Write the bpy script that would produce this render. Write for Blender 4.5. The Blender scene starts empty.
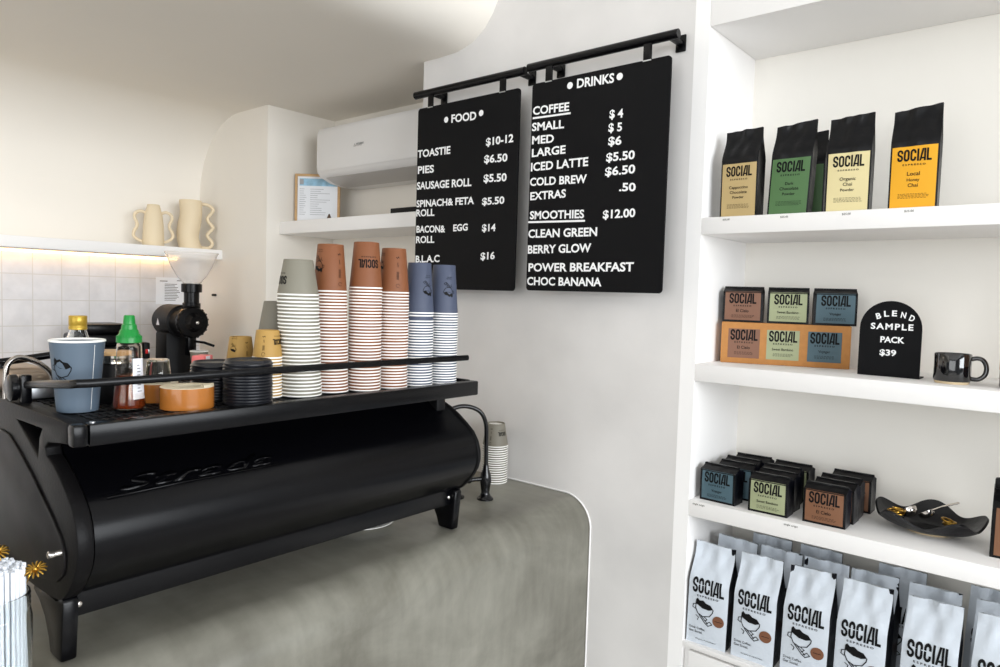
import bpy, bmesh, math, random
from mathutils import Vector, Matrix
random.seed(7)
PI = math.pi
H = 1.595                      # eye height of the camera above the floor
S = bpy.context.scene
COL = S.collection

# ------------------------------------------------------------------ materials
def lin(c):
    return tuple(((v/255)/12.92 if v/255 <= .04045 else ((v/255+.055)/1.055)**2.4) for v in c)

def mat(name, rgb, rough=.5, metal=0., noise=0., scale=8., bump=0., bscale=40., spec=.5, coat=0., trans=0., ior=1.45, emit=None, estr=0., alpha=1., stretch=(1, 1, 1), detail=4.):
    m = bpy.data.materials.new(name); m.use_nodes = True
    nt = m.node_tree; b = nt.nodes['Principled BSDF']
    c = (*lin(rgb), 1)
    b.inputs['Base Color'].default_value = c
    b.inputs['Roughness'].default_value = rough
    b.inputs['Metallic'].default_value = metal
    b.inputs['Specular IOR Level'].default_value = spec
    b.inputs['Coat Weight'].default_value = coat
    b.inputs['Transmission Weight'].default_value = trans
    b.inputs['IOR'].default_value = ior
    b.inputs['Alpha'].default_value = alpha
    if emit:
        b.inputs['Emission Color'].default_value = (*lin(emit), 1); b.inputs['Emission Strength'].default_value = estr
    if noise or bump:
        tc = nt.nodes.new('ShaderNodeTexCoord'); mp = nt.nodes.new('ShaderNodeMapping')
        mp.inputs['Scale'].default_value = stretch
        nt.links.new(tc.outputs['Object'], mp.inputs['Vector'])
    if noise:
        n = nt.nodes.new('ShaderNodeTexNoise'); n.inputs['Scale'].default_value = scale; n.inputs['Detail'].default_value = detail
        r = nt.nodes.new('ShaderNodeValToRGB')
        r.color_ramp.elements[0].position = .3; r.color_ramp.elements[1].position = .7
        r.color_ramp.elements[0].color = (*[v*(1-noise) for v in c[:3]], 1)
        r.color_ramp.elements[1].color = (*[min(1, v*(1+noise)) for v in c[:3]], 1)
        nt.links.new(mp.outputs['Vector'], n.inputs['Vector'])
        nt.links.new(n.outputs['Fac'], r.inputs['Fac']); nt.links.new(r.outputs['Color'], b.inputs['Base Color'])
    if bump:
        n2 = nt.nodes.new('ShaderNodeTexNoise'); n2.inputs['Scale'].default_value = bscale; n2.inputs['Detail'].default_value = 3
        bp = nt.nodes.new('ShaderNodeBump'); bp.inputs['Strength'].default_value = bump; bp.inputs['Distance'].default_value = .01
        nt.links.new(mp.outputs['Vector'], n2.inputs['Vector'])
        nt.links.new(n2.outputs['Fac'], bp.inputs['Height']); nt.links.new(bp.outputs['Normal'], b.inputs['Normal'])
    return m

def tile_mat():
    m = bpy.data.materials.new('glazed_wall_tile'); m.use_nodes = True
    nt = m.node_tree; b = nt.nodes['Principled BSDF']
    tc = nt.nodes.new('ShaderNodeTexCoord'); sep = nt.nodes.new('ShaderNodeSeparateXYZ')
    nt.links.new(tc.outputs['Object'], sep.inputs['Vector'])
    def line(sock, off, width=.004):
        a = nt.nodes.new('ShaderNodeMath'); a.operation = 'ADD'; a.inputs[1].default_value = off
        nt.links.new(sock, a.inputs[0])
        mo = nt.nodes.new('ShaderNodeMath'); mo.operation = 'PINGPONG'; mo.inputs[1].default_value = .06
        nt.links.new(a.outputs[0], mo.inputs[0])
        g = nt.nodes.new('ShaderNodeMath'); g.operation = 'LESS_THAN'; g.inputs[1].default_value = width/2
        nt.links.new(mo.outputs[0], g.inputs[0]); return g.outputs[0]
    ly = line(sep.outputs['Y'], 10*.12-1.1025); lz = line(sep.outputs['Z'], 20*.12-(H+.032)+.0)
    mx = nt.nodes.new('ShaderNodeMath'); mx.operation = 'MAXIMUM'
    nt.links.new(ly, mx.inputs[0]); nt.links.new(lz, mx.inputs[1])
    n = nt.nodes.new('ShaderNodeTexNoise'); n.inputs['Scale'].default_value = 14; n.inputs['Detail'].default_value = 4
    nt.links.new(tc.outputs['Object'], n.inputs['Vector'])
    r = nt.nodes.new('ShaderNodeValToRGB'); r.color_ramp.elements[0].position = .3; r.color_ramp.elements[1].position = .75
    r.color_ramp.elements[0].color = (*lin((214, 212, 213)), 1); r.color_ramp.elements[1].color = (*lin((230, 228, 229)), 1)
    nt.links.new(n.outputs['Fac'], r.inputs['Fac'])
    mix = nt.nodes.new('ShaderNodeMix'); mix.data_type = 'RGBA'
    nt.links.new(mx.outputs[0], mix.inputs[0]); nt.links.new(r.outputs['Color'], mix.inputs[6])
    mix.inputs[7].default_value = (*lin((206, 202, 197)), 1)
    nt.links.new(mix.outputs[2], b.inputs['Base Color'])
    sub = nt.nodes.new('ShaderNodeMath'); sub.operation = 'SUBTRACT'
    nt.links.new(n.outputs['Fac'], sub.inputs[0]); nt.links.new(mx.outputs[0], sub.inputs[1])
    bp = nt.nodes.new('ShaderNodeBump'); bp.inputs['Strength'].default_value = .35; bp.inputs['Distance'].default_value = .01
    nt.links.new(sub.outputs[0], bp.inputs['Height']); nt.links.new(bp.outputs['Normal'], b.inputs['Normal'])
    b.inputs['Roughness'].default_value = .35
    return m

def mesh_mat_material():
    m = bpy.data.materials.new('rubber_grid_mat'); m.use_nodes = True
    nt = m.node_tree; b = nt.nodes['Principled BSDF']
    tc = nt.nodes.new('ShaderNodeTexCoord'); ck = nt.nodes.new('ShaderNodeTexChecker'); ck.inputs['Scale'].default_value = 90
    ck.inputs['Color1'].default_value = (.05, .05, .055, 1); ck.inputs['Color2'].default_value = (.006, .006, .007, 1)
    nt.links.new(tc.outputs['Object'], ck.inputs['Vector']); nt.links.new(ck.outputs['Color'], b.inputs['Base Color'])
    b.inputs['Roughness'].default_value = .45
    return m

def concrete_mat():
    m = bpy.data.materials.new('polished_concrete'); m.use_nodes = True
    nt = m.node_tree; b = nt.nodes['Principled BSDF']; N = nt.nodes.new; L = nt.links.new
    tc = N('ShaderNodeTexCoord'); mp = N('ShaderNodeMapping'); mp.inputs['Scale'].default_value = (1, .7, 1.2); mp.inputs['Rotation'].default_value = (.5, .3, .4)
    L(tc.outputs['Object'], mp.inputs['Vector'])
    big = N('ShaderNodeTexNoise'); big.inputs['Scale'].default_value = 3.5; big.inputs['Detail'].default_value = 10; big.inputs['Roughness'].default_value = .62; big.inputs['Distortion'].default_value = .4
    scr = N('ShaderNodeTexNoise'); scr.inputs['Scale'].default_value = 6; scr.inputs['Detail'].default_value = 5
    mp2 = N('ShaderNodeMapping'); mp2.inputs['Scale'].default_value = (1, 5, 1.2); mp2.inputs['Rotation'].default_value = (.9, .2, .7)
    L(tc.outputs['Object'], mp2.inputs['Vector']); L(mp2.outputs['Vector'], scr.inputs['Vector']); L(mp.outputs['Vector'], big.inputs['Vector'])
    mx = N('ShaderNodeMix'); mx.inputs[0].default_value = .22; L(big.outputs['Fac'], mx.inputs[2]); L(scr.outputs['Fac'], mx.inputs[3])
    r = N('ShaderNodeValToRGB'); r.color_ramp.elements[0].position = .24; r.color_ramp.elements[1].position = .70
    r.color_ramp.elements[0].color = (*lin((74, 71, 61)), 1); r.color_ramp.elements[1].color = (*lin((140, 138, 127)), 1)
    L(mx.outputs[0], r.inputs['Fac']); L(r.outputs['Color'], b.inputs['Base Color'])
    q = N('ShaderNodeMapRange'); q.inputs[1].default_value = .1; q.inputs[2].default_value = .9; q.inputs[3].default_value = .20; q.inputs[4].default_value = .46
    L(mx.outputs[0], q.inputs[0]); L(q.outputs[0], b.inputs['Roughness'])
    bp = N('ShaderNodeBump'); bp.inputs['Strength'].default_value = .03; bp.inputs['Distance'].default_value = .01
    L(scr.outputs['Fac'], bp.inputs['Height']); L(bp.outputs['Normal'], b.inputs['Normal'])
    return m

def foil_mat(name, rgb, rough, metal=0.):
    return mat(name, rgb, rough=rough, metal=metal, bump=.35, bscale=22, spec=.25)

W = {}
W['plaster'] = mat('grey_plaster', (217, 214, 211), rough=.75, noise=.10, scale=2.6, bump=.08, bscale=9, detail=8)
W['cream'] = mat('cream_paint', (238, 232, 222), rough=.8, noise=.01, scale=2)
W['soffit'] = mat('soffit_paint', (226, 221, 213), rough=.8, noise=.01, scale=2)
W['white'] = mat('white_paint', (244, 242, 240), rough=.55, noise=.01, scale=3)
W['alcove'] = mat('alcove_paint', (240, 236, 228), rough=.7, noise=.01, scale=3)
W['floor'] = mat('floor_concrete', (176, 172, 166), rough=.5, noise=.1, scale=3)
W['tile'] = tile_mat()
W['concrete'] = concrete_mat()
W['black'] = mat('satin_black_metal', (4, 4, 6), rough=.27, spec=.25, bump=.015, bscale=400)
W['blackm'] = mat('matt_black', (9, 9, 11), rough=.5, spec=.25)
W['board'] = mat('black_board', (12, 12, 14), rough=.6, spec=.15, noise=.05, scale=20)
W['blackg'] = mat('gloss_black', (9, 9, 11), rough=.2)
W['frame_grey'] = mat('dark_grey_cast_metal', (13, 12, 13), rough=.42, spec=.14, bump=.05, bscale=200)
W['plate'] = mat('smoked_side_plate', (25, 23, 23), rough=.38, noise=.85, scale=13, spec=.12, detail=7)  # strong random noise mottles the base colour
W['chrome'] = mat('chrome', (205, 200, 195), rough=.12, metal=1)
W['steel'] = mat('brushed_steel', (150, 134, 118), rough=.4, metal=1, noise=.15, scale=5)  # brown tint paints in the reflection of brown tile and wood
W['alu'] = mat('aluminium', (205, 207, 210), rough=.35, metal=1)
W['gold'] = mat('gold_metal', (168, 130, 56), rough=.3, metal=1)
W['letter'] = mat('white_letter_plastic', (240, 240, 240), rough=.5)
W['ink'] = mat('black_ink', (9, 9, 10), rough=.6, spec=.2)
W['inkgrey'] = mat('faded_ink', (96, 92, 86), rough=.7)
W['rim'] = mat('white_paper_rim', (250, 248, 243), rough=.55)
W['cupgrey'] = mat('grey_paper_cup', (122, 118, 105), rough=.6)
W['cuptaupe'] = mat('taupe_paper_cup', (118, 113, 101), rough=.6)
W['cupbrown'] = mat('terracotta_paper_cup', (120, 71, 40), rough=.6)
W['cupblue'] = mat('slate_blue_paper_cup', (66, 73, 92), rough=.6)
W['cupslate'] = mat('slate_grey_paper_cup', (82, 96, 110), rough=.55)
W['cupyel'] = mat('mustard_paper_cup', (168, 132, 68), rough=.6)
W['lid'] = mat('black_plastic_lid', (22, 23, 28), rough=.32)
W['tape'] = mat('brown_packing_tape', (166, 102, 42), rough=.25, noise=.06, scale=60, stretch=(.2, .2, 1), coat=.3)
W['tapetop'] = mat('cream_tape_edge', (208, 196, 170), rough=.7, noise=.05, scale=40)
W['glass'] = mat('clear_glass', (245, 248, 248), rough=.03, trans=1, ior=1.3)
W['plastic'] = mat('clear_plastic', (245, 240, 232), rough=.06, trans=1, ior=1.2)
W['hopper'] = mat('smoked_hopper_plastic', (250, 247, 244), rough=.12, trans=.8, ior=1.05, alpha=.78)
W['honey'] = mat('honey', (120, 44, 12), rough=.1, trans=.35, ior=1.4, coat=.5)
W['green'] = mat('green_cap_plastic', (10, 124, 47), rough=.35)
W['goldcap'] = mat('gold_bottle_cap', (176, 144, 50), rough=.35, metal=.4)
W['labelwhite'] = mat('white_label', (230, 230, 236), rough=.5)
W['pink'] = mat('pink_card', (236, 120, 118), rough=.5)
W['wood'] = mat('light_oak', (196, 158, 112), rough=.5, noise=.12, scale=12, stretch=(1, 1, 8))
W['paper'] = mat('white_paper', (236, 238, 242), rough=.7)
W['paperblue'] = mat('pale_blue_print', (150, 192, 216), rough=.6, noise=.25, scale=30)
W['acwhite'] = mat('ac_white_plastic', (228, 226, 224), rough=.4)
W['acgrey'] = mat('ac_grey_plastic', (188, 184, 180), rough=.4)
W['vase'] = mat('cream_ceramic', (226, 208, 176), rough=.55)
W['straw'] = mat('white_straw', (236, 240, 246), rough=.5)
W['kraft'] = mat('kraft_card', (182, 126, 68), rough=.7, noise=.06, scale=60)
W['foilblack'] = foil_mat('black_foil', (10, 10, 12), .34)
W['foilsilver'] = mat('silver_white_foil', (200, 207, 215), rough=.42, bump=.3, bscale=26)
W['foilback'] = foil_mat('navy_black_foil', (16, 17, 24), .3)
W['mug'] = mat('black_glaze', (12, 12, 14), rough=.08, coat=1, bump=.12, bscale=40)
W['clay'] = mat('raw_clay', (206, 186, 152), rough=.8)
W['bowl'] = mat('black_clay_glaze', (15, 15, 19), rough=.3, bump=.1, bscale=60)
W['led'] = mat('led_strip_light', (255, 226, 180), emit=(255, 205, 140), estr=7)
W['red'] = mat('red_lamp', (210, 30, 30), rough=.4)
W['amber'] = mat('dark_amber_glass', (58, 20, 14), rough=.1)
W['peach'] = mat('peach_label', (214, 170, 140), rough=.6)
LAB = {k: mat('label_'+k, c, rough=.5, bump=.12, bscale=18) for k, c in dict(
    sand=(182, 158, 108), green=(70, 106, 60), cream=(214, 200, 150), yellow=(226, 162, 8), brown=(124, 86, 66),
    sage=(154, 160, 124), teal=(70, 94, 104), rust=(124, 84, 58)).items()}
W['seal'] = mat('brown_round_sticker', (116, 74, 50), rough=.6)

# ------------------------------------------------------------------ mesh builder
class MB:
    def __init__(s): s.v = []; s.f = []; s.m = []
    def add(s, v, f, mi=0):
        o = len(s.v); s.v += [tuple(p) for p in v]
        for q in f: s.f.append([i+o for i in q]); s.m.append(mi)
        return s
    def box(s, a, b, bevel=0., seg=2, mi=0, M=None):
        bm = bmesh.new(); bmesh.ops.create_cube(bm, size=1)
        c = [(a[i]+b[i])/2 for i in range(3)]; d = [abs(b[i]-a[i]) for i in range(3)]
        for v in bm.verts: v.co = Vector((v.co[0]*d[0]+c[0], v.co[1]*d[1]+c[1], v.co[2]*d[2]+c[2]))
        if bevel: bmesh.ops.bevel(bm, geom=bm.edges[:], offset=min(bevel, min(d)*.45), segments=seg, affect='EDGES', profile=.5)
        if M: bm.transform(M)
        s._bm(bm, mi); return s
    def _bm(s, bm, mi=0):
        bm.verts.index_update()
        s.add([v.co for v in bm.verts], [[v.index for v in f.verts] for f in bm.faces], mi); bm.free()
    def lathe(s, prof, n=32, M=None, mi=0, c=(0, 0, 0)):
        vs = []; idx = []
        for r, z in prof:
            if r <= 1e-6: idx.append([len(vs)]); vs.append(Vector((c[0], c[1], z+c[2])))
            else:
                idx.append(list(range(len(vs), len(vs)+n)))
                for k in range(n): vs.append(Vector((c[0]+r*math.cos(2*PI*k/n), c[1]+r*math.sin(2*PI*k/n), z+c[2])))
        fs = []
        for A, B in zip(idx, idx[1:]):
            for k in range(n):
                k2 = (k+1) % n
                if len(A) == 1 and len(B) == 1: break
                if len(A) == 1: fs.append([A[0], B[k], B[k2]])
                elif len(B) == 1: fs.append([A[k], A[k2], B[0]])
                else: fs.append([A[k], A[k2], B[k2], B[k]])
        if M: vs = [M @ v for v in vs]
        s.add(vs, fs, mi); return s
    def tube(s, path, r, n=10, mi=0, closed=False, flat=None):
        P = [Vector(p) for p in path]; N = len(P); rs = r if isinstance(r, (list, tuple)) else [r]*N
        up = None; rings = []; vs = []
        for i in range(N):
            a = P[(i-1) % N] if (i or closed) else P[0]; b = P[(i+1) % N] if (i < N-1 or closed) else P[-1]
            t = (b-a).normalized()
            if up is None:
                up = Vector((0, 0, 1)) if abs(t.z) < .9 else Vector((1, 0, 0))
            up = (up-t*up.dot(t)).normalized(); side = t.cross(up)
            fa, fb = (1, 1) if not flat else flat
            rings.append(list(range(len(vs), len(vs)+n)))
            for k in range(n):
                an = 2*PI*k/n
                vs.append(P[i]+side*math.cos(an)*rs[i]*fa+up*math.sin(an)*rs[i]*fb)
        fs = []
        rng = range(N) if closed else range(N-1)
        for i in rng:
            A, B = rings[i], rings[(i+1) % N]
            for k in range(n): fs.append([A[k], A[(k+1) % n], B[(k+1) % n], B[k]])
        if not closed: fs += [rings[0][::-1], rings[-1]]
        s.add(vs, fs, mi); return s
    def prism(s, poly, fn, d0, d1, holes=(), bevel=0., mi=0):
        """poly in (u,v); fn(u,v,w) -> xyz; extruded from w=d0 to w=d1"""
        bm = bmesh.new(); loops = []
        for L in [poly, *holes]:
            vs = [bm.verts.new(fn(u, v, d0)) for u, v in L]
            loops.append([bm.edges.new((vs[i], vs[(i+1) % len(vs)])) for i in range(len(vs))])
        if holes: bmesh.ops.triangle_fill(bm, use_beauty=True, edges=bm.edges[:])
        else: bm.faces.new([e.verts[0] for e in loops[0]] if False else [v for v in bm.verts])
        d = Vector(fn(0, 0, d1))-Vector(fn(0, 0, d0))
        r = bmesh.ops.extrude_face_region(bm, geom=bm.faces[:])
        nv = [g for g in r['geom'] if isinstance(g, bmesh.types.BMVert)]
        for v in nv: v.co += d
        bmesh.ops.recalc_face_normals(bm, faces=bm.faces[:])
        if bevel:
            es = [e for e in bm.edges if len(e.link_faces) == 2 and e.calc_face_angle(0) > .9]
            bmesh.ops.bevel(bm, geom=es, offset=bevel, segments=2, affect='EDGES', profile=.5, clamp_overlap=True)
        s._bm(bm, mi); return s
    def grid(s, nu, nv, fn, mi=0):
        vs = [fn(i/nu, j/nv) for j in range(nv+1) for i in range(nu+1)]
        fs = [[j*(nu+1)+i, j*(nu+1)+i+1, (j+1)*(nu+1)+i+1, (j+1)*(nu+1)+i] for j in range(nv) for i in range(nu)]
        s.add(vs, fs, mi); return s
    def decal(s, geo, fn, mi=0):
        s.add([fn(u, v) for u, v in geo[0]], geo[1], mi); return s
    def sphere(s, c, r, n=16, mi=0, sc=(1, 1, 1)):
        prof = [(r*math.sin(PI*i/n), -r*math.cos(PI*i/n)) for i in range(n+1)]
        M = Matrix.Translation(c) @ Matrix.Diagonal((*sc, 1)); s.lathe(prof, n*2, M, mi); return s
    def mesh(s, name, mats, smooth=40, normals=True):
        me = bpy.data.meshes.new(name); me.from_pydata(s.v, [], s.f)
        for m in (mats if isinstance(mats, (list, tuple)) else [mats]): me.materials.append(m)
        me.polygons.foreach_set('material_index', s.m)
        if normals:
            bm = bmesh.new(); bm.from_mesh(me); bmesh.ops.recalc_face_normals(bm, faces=bm.faces[:]); bm.to_mesh(me); bm.free()
        me.shade_smooth(); me.set_sharp_from_angle(angle=math.radians(smooth))
        return me
    def build(s, name, mats, parent=None, loc=(0, 0, 0), smooth=40, normals=True, label=None):
        o = bpy.data.objects.new(name, s.mesh(name, mats, smooth, normals)); COL.objects.link(o)
        o.parent = parent; o.location = loc
        if label: o['label'] = label
        return o

def thing(name, label, cat, loc=(0, 0, 0), rz=0., group=None):
    o = bpy.data.objects.new(name, None); COL.objects.link(o); o.empty_display_size = .05
    o.location = loc; o.rotation_euler = (0, 0, rz); o['label'] = label; o['category'] = cat
    if group: o['group'] = group
    return o
def tag(o, label, cat, group=None):
    o['label'] = label; o['category'] = cat
    if group: o['group'] = group
    return o
def struct(o): o['kind'] = 'structure'; return o
def inst(name, me, parent=None, loc=(0, 0, 0), rz=0.):
    o = bpy.data.objects.new(name, me); COL.objects.link(o); o.parent = parent; o.location = loc; o.rotation_euler = (0, 0, rz); return o
ORD = ['topmost', 'second', 'third', 'fourth', 'fifth', 'sixth', 'seventh', 'eighth', 'ninth', 'tenth', 'eleventh', 'twelfth', 'thirteenth', 'fourteenth', 'fifteenth', 'sixteenth', 'seventeenth', 'eighteenth', 'nineteenth', 'twentieth']
ORD += ['twenty-'+w for w in ['first', 'second', 'third', 'fourth', 'fifth', 'sixth', 'seventh', 'eighth', 'ninth']] + ['thirtieth'] + ['thirty-'+w for w in ['first', 'second', 'third', 'fourth', 'fifth', 'sixth']]

# ------------------------------------------------------------------ lettering
_tc = {}
def text_geo(t, bold=0., shear=0., spacing=1.):
    """outline of a line of text as (points, faces), cap height 1, starting at 0,0"""
    key = (t, bold, shear, spacing)
    if key in _tc: return _tc[key]
    cu = bpy.data.curves.new('lettering', 'FONT'); cu.body = t; cu.size = 1; cu.offset = bold; cu.shear = shear
    cu.space_character = spacing; cu.resolution_u = 3; cu.fill_mode = 'FRONT'
    o = bpy.data.objects.new('lettering', cu); COL.objects.link(o)
    dg = bpy.context.evaluated_depsgraph_get(); dg.update()
    me = bpy.data.meshes.new_from_object(o.evaluated_get(dg))
    vs = [(v.co.x, v.co.y) for v in me.vertices]; fs = [list(p.vertices) for p in me.polygons]
    bpy.data.objects.remove(o); bpy.data.curves.remove(cu); bpy.data.meshes.remove(me)
    x0 = min(v[0] for v in vs); x1 = max(v[0] for v in vs)
    cap = .729
    vs = [((x-x0), y/cap) for x, y in vs]
    _tc[key] = (vs, fs, x1-x0); return _tc[key]
def fit(geo, x0, z0, x1, z1, h):
    w = geo[2]
    return ([(x0+(x1-x0)*u/w, z0+(z1-z0)*u/w+v*h) for u, v in geo[0]], geo[1])
def ribbon(pts, w, closed=False):
    n = len(pts); L = []; R = []
    for i in range(n):
        p = Vector(pts[i])
        a = Vector(pts[i-1]) if (i or closed) else None; b = Vector(pts[(i+1) % n]) if (i < n-1 or closed) else None
        d1 = (p-a).normalized() if a is not None else (b-p).normalized(); d2 = (b-p).normalized() if b is not None else d1
        n1 = Vector((-d1.y, d1.x)); n2 = Vector((-d2.y, d2.x)); m = (n1+n2)
        m = m.normalized() if m.length > 1e-6 else n1
        k = w/2/max(.45, m.dot(n1)); L.append(tuple(p+m*k)); R.append(tuple(p-m*k))
    vs = L+R; fs = [[i, n+i, n+(i+1) % n, (i+1) % n] for i in range(n if closed else n-1)]
    return vs, fs
def merge(gs):
    vs = []; fs = []
    for g in gs:
        o = len(vs); vs += g[0]; fs += [[i+o for i in f] for f in g[1]]
    return vs, fs
def arc(cx, cy, rx, ry, a0, a1, n=6):
    return [(cx+rx*math.cos(math.radians(a0+(a1-a0)*i/n)), cy+ry*math.sin(math.radians(a0+(a1-a0)*i/n))) for i in range(n+1)]
def disc(cx, cy, rx, ry=None, n=20):
    ry = ry or rx
    return ([(cx, cy)]+[(cx+rx*math.cos(2*PI*k/n), cy+ry*math.sin(2*PI*k/n)) for k in range(n)], [[0, 1+k, 1+(k+1) % n] for k in range(n)])
def rect(x0, y0, x1, y1): return ([(x0, y0), (x1, y0), (x1, y1), (x0, y1)], [[0, 1, 2, 3]])
def word_social():
    """condensed heavy capitals S O C I A L in a box 1 wide and .40 tall"""
    w = .17; a, b, t, u = .085, .425, .915, .085; m = (a+b)/2; rx = (b-a)/2; ry = .17
    S_ = arc(m, t-ry, rx, ry, 0, 180)
    S_ = [(b, .66)]+S_+[(a, .64), (a+.05, .55), (b-.05, .43), (b, .33)]+arc(m, u+ry, rx, ry, 0, -180)+[(a, .34)]
    O_ = arc(m, t-ry, rx, ry, 0, 180)+arc(m, u+ry, rx, ry, 180, 360)
    C_ = [(b, .64)]+arc(m, t-ry, rx, ry, 0, 180)+arc(m, u+ry, rx, ry, 180, 360)+[(b, .36)]
    gl = []; x = 0
    def put(parts, adv):
        nonlocal x
        for g in parts: gl.append(([(p[0]+x, p[1]) for p in g[0]], g[1]))
        x += adv
    put([ribbon(S_, w)], .57); put([ribbon(O_, w, True)], .58); put([ribbon(C_, w)], .57); put([ribbon([(.105, i/8) for i in range(9)], .17)], .22)
    put([([(x+.235*i/8, i/8) for x in (0, .165) for i in range(9)], [[i, i+9, i+10, i+1] for i in range(8)]), ribbon([(.4825, i/8) for i in range(9)], .165), rect(.2, .16, .42, .29)], .63)
    put([ribbon([(.085, i/8) for i in range(9)], .17), ribbon([(.17, .0825), (.3, .0825), (.44, .0825)], .165)], .44)
    g = merge(gl); W_ = x
    return ([(p[0]/W_, p[1]*.40) for p in g[0]], g[1])
SOCIAL = word_social()
def place(g, x0, z0, w, flip=False, sy=1.):
    """scale a unit-wide drawing to width w with its lower left at x0,z0; flip turns it upside down"""
    if flip: return ([(x0-u*w, z0-v*w*sy) for u, v in g[0]], g[1])
    return ([(x0+u*w, z0+v*w*sy) for u, v in g[0]], g[1])
def espresso(x0, z0, w, flip=False):
    g = text_geo('ESPRESSO', .03, 0, 1.6); k = 1/g[2]
    return place(([(u*k, v*.085) for u, v in g[0]], g[1]), x0, z0, w, flip)
def words(t, x0, z0, w, hk=.7, flip=False, bold=.01):
    g = text_geo(t, bold); k = 1/g[2]
    return place(([(u*k, v*k*hk) for u, v in g[0]], g[1]), x0, z0, w, flip)
def cup_drawing():
    """plain line drawing of a filled cup, unit wide"""
    out = [ribbon([(.22, .95), (.20, .62), (.30, .40), (.52, .30), (.78, .38), (.90, .58), (.92, .72)], .035),
           ribbon([(.22, .80), (.10, .76), (.08, .62), (.20, .56)], .03),
           ([(.20, .98), (.23, .80), (.48, .66), (.74, .64), (.92, .72), (.80, .88), (.62, .92), (.50, 1.02), (.36, .98), (.26, 1.08)], [list(range(10))]),
           ribbon([(.34, .36), (.62, .02), (.74, -.06)], .035), ribbon([(.44, .32), (.74, .02)], .03), ribbon([(.56, .31), (.70, .22), (.60, .12)], .03),
           ribbon([(.72, -.08), (.90, .04), (.80, .14), (.66, .02)], .03), ribbon([(.22, .30), (.34, .22), (.30, .08)], .03)]
    return merge(out)
CUPD = cup_drawing()

# ------------------------------------------------------------------ the room
XW, XN0, XN1 = -3.757, -3.092, -2.01     # tiled wall; niche sides
YB, YN = 1.9, 2.293                      # menu wall; back of niche
ZS = H+.883                              # soffit
XA = -.857                               # inner face of shelving alcove's left cheek
YA = 2.245                               # back of alcove
CT = .95                                 # counter top
struct(MB().box((-4.2, -4, -.1), (3.2, 2.6, 0)).build('floor', W['floor']))
# menu wall with its niche
wb = MB()
wb.box((XN1, YB, 0), (XA-.045, 2.45, 3.3))
struct(wb.build('wall_menu', W['plaster']))
wn = MB()
wn.box((XW, YB, 0), (XN0, 2.45, 2.7)).box((XN0, YN, 0), (XN1, 2.45, 2.7))
struct(wn.build('wall_niche', W['cream']))
# tiled wall: painted above, tiles below the shelf
struct(MB().box((XW-.15, -4, 0), (XW, 2.45, 2.7)).build('wall_left', W['cream']))
struct(MB().box((XW, -1.6, .95), (XW+.008, YB, H+.15)).build('wall_left_tiles', W['tile']))
# soffit with a rounded edge to the right and a cove into the tiled wall
def soffit_profile():
    p = [(-1.63, 3.3), (-1.63, H+1.09)]
    p += [(-1.644, H+1.028), (-1.666, H+.988), (-1.701, H+.944), (-1.762, H+.905), (-1.836, H+.886), (-1.93, H+.883)]
    p += [(-3.30, ZS)]
    c = (-3.352, ZS-.40)
    p += [(c[0]-.405*math.sin(math.radians(a)), c[1]+.40*math.cos(math.radians(a))) for a in range(0, 91, 9)]
    p += [(XW-.05, ZS-.41), (XW-.05, 3.3)]
    return p
struct(MB().prism(soffit_profile(), lambda u, v, w: (u, w, v), -3.0, YB).build('ceiling_soffit', W['cream'], smooth=50))
struct(MB().box((XN0, YB, ZS), (XN1, 2.45, 2.7)).build('ceiling_niche', W['cream']))
struct(MB().box((-1.63, -4, 3.3), (3.2, 2.6, 3.4)).build('ceiling', W['white']))
# shelving alcove shell
al = MB()
struct(al.box((XA-.045, YB, 0), (XA, YA+.05, 3.3)).build('wall_alcove_left', W['white']))
struct(MB().box((.62, YB, 0), (.68, YA+.05, 3.3)).build('wall_alcove_right', W['white']))
struct(MB().box((XA, YA, 0), (.62, YA+.2, 3.3)).build('wall_alcove_rear', W['alcove']))
struct(MB().box((XA, YB, H+.766), (.62, YA, 3.3), .003).build('trim_alcove_header', W['white']))

# shelves
SH = [(.2356, .188, 'top shelf of the white alcove, holding four black drink powder bags'),
      (-.1805, -.2299, 'middle shelf of the white alcove, under the sample pack box and black mug'),
      (-.5757, -.6232, 'lower shelf of the white alcove, under small bags and a wavy bowl'),
      (-.9956, -1.012, 'lowest white shelf of the alcove, under the tall silver bags')]
marks = {0: (-.795, -.638, -.487, -.35), 1: (), 2: (-.845, -.588), 3: ()}
for k, (zt, zb, lab) in enumerate(SH):
    o = tag(MB().box((XA, YB, H+zb), (.62, YA, H+zt), .0025).build('shelf', W['white']), lab, 'shelf')
    if marks[k]:
        for x in marks[k]:
            mk = MB()
            g = words('$25.00' if k == 0 else 'single origin', 0, 0, .02 if k == 0 else .036, .7)
            mk.decal(([(x+u, H+zt-.011+v) for u, v in g[0]], g[1]), lambda u, v: (u, YB-.0006, v))
            mk.build('price_lettering', W['inkgrey'], o, normals=False)
cab = thing('cabinet', 'white cabinet doors below the lowest shelf of the alcove', 'cabinet', (XA, YB, 0))
MB().box((0, .02, 0), (1.477, .34, H-1.013)).build('body', W['white'], cab)
MB().box((.02, 0, .05), (.72, .019, H-1.018), .002).build('door', W['white'], cab)
d2 = MB().box((.725, 0, .05), (1.45, .019, H-1.018), .002).build('door', W['white'], cab)
MB().box((.150, -.012, H-1.034), (.19, .006, H-1.024), .002).build('handle', mat('dark_brown_pull', (70, 44, 36), .5), cab)

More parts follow.
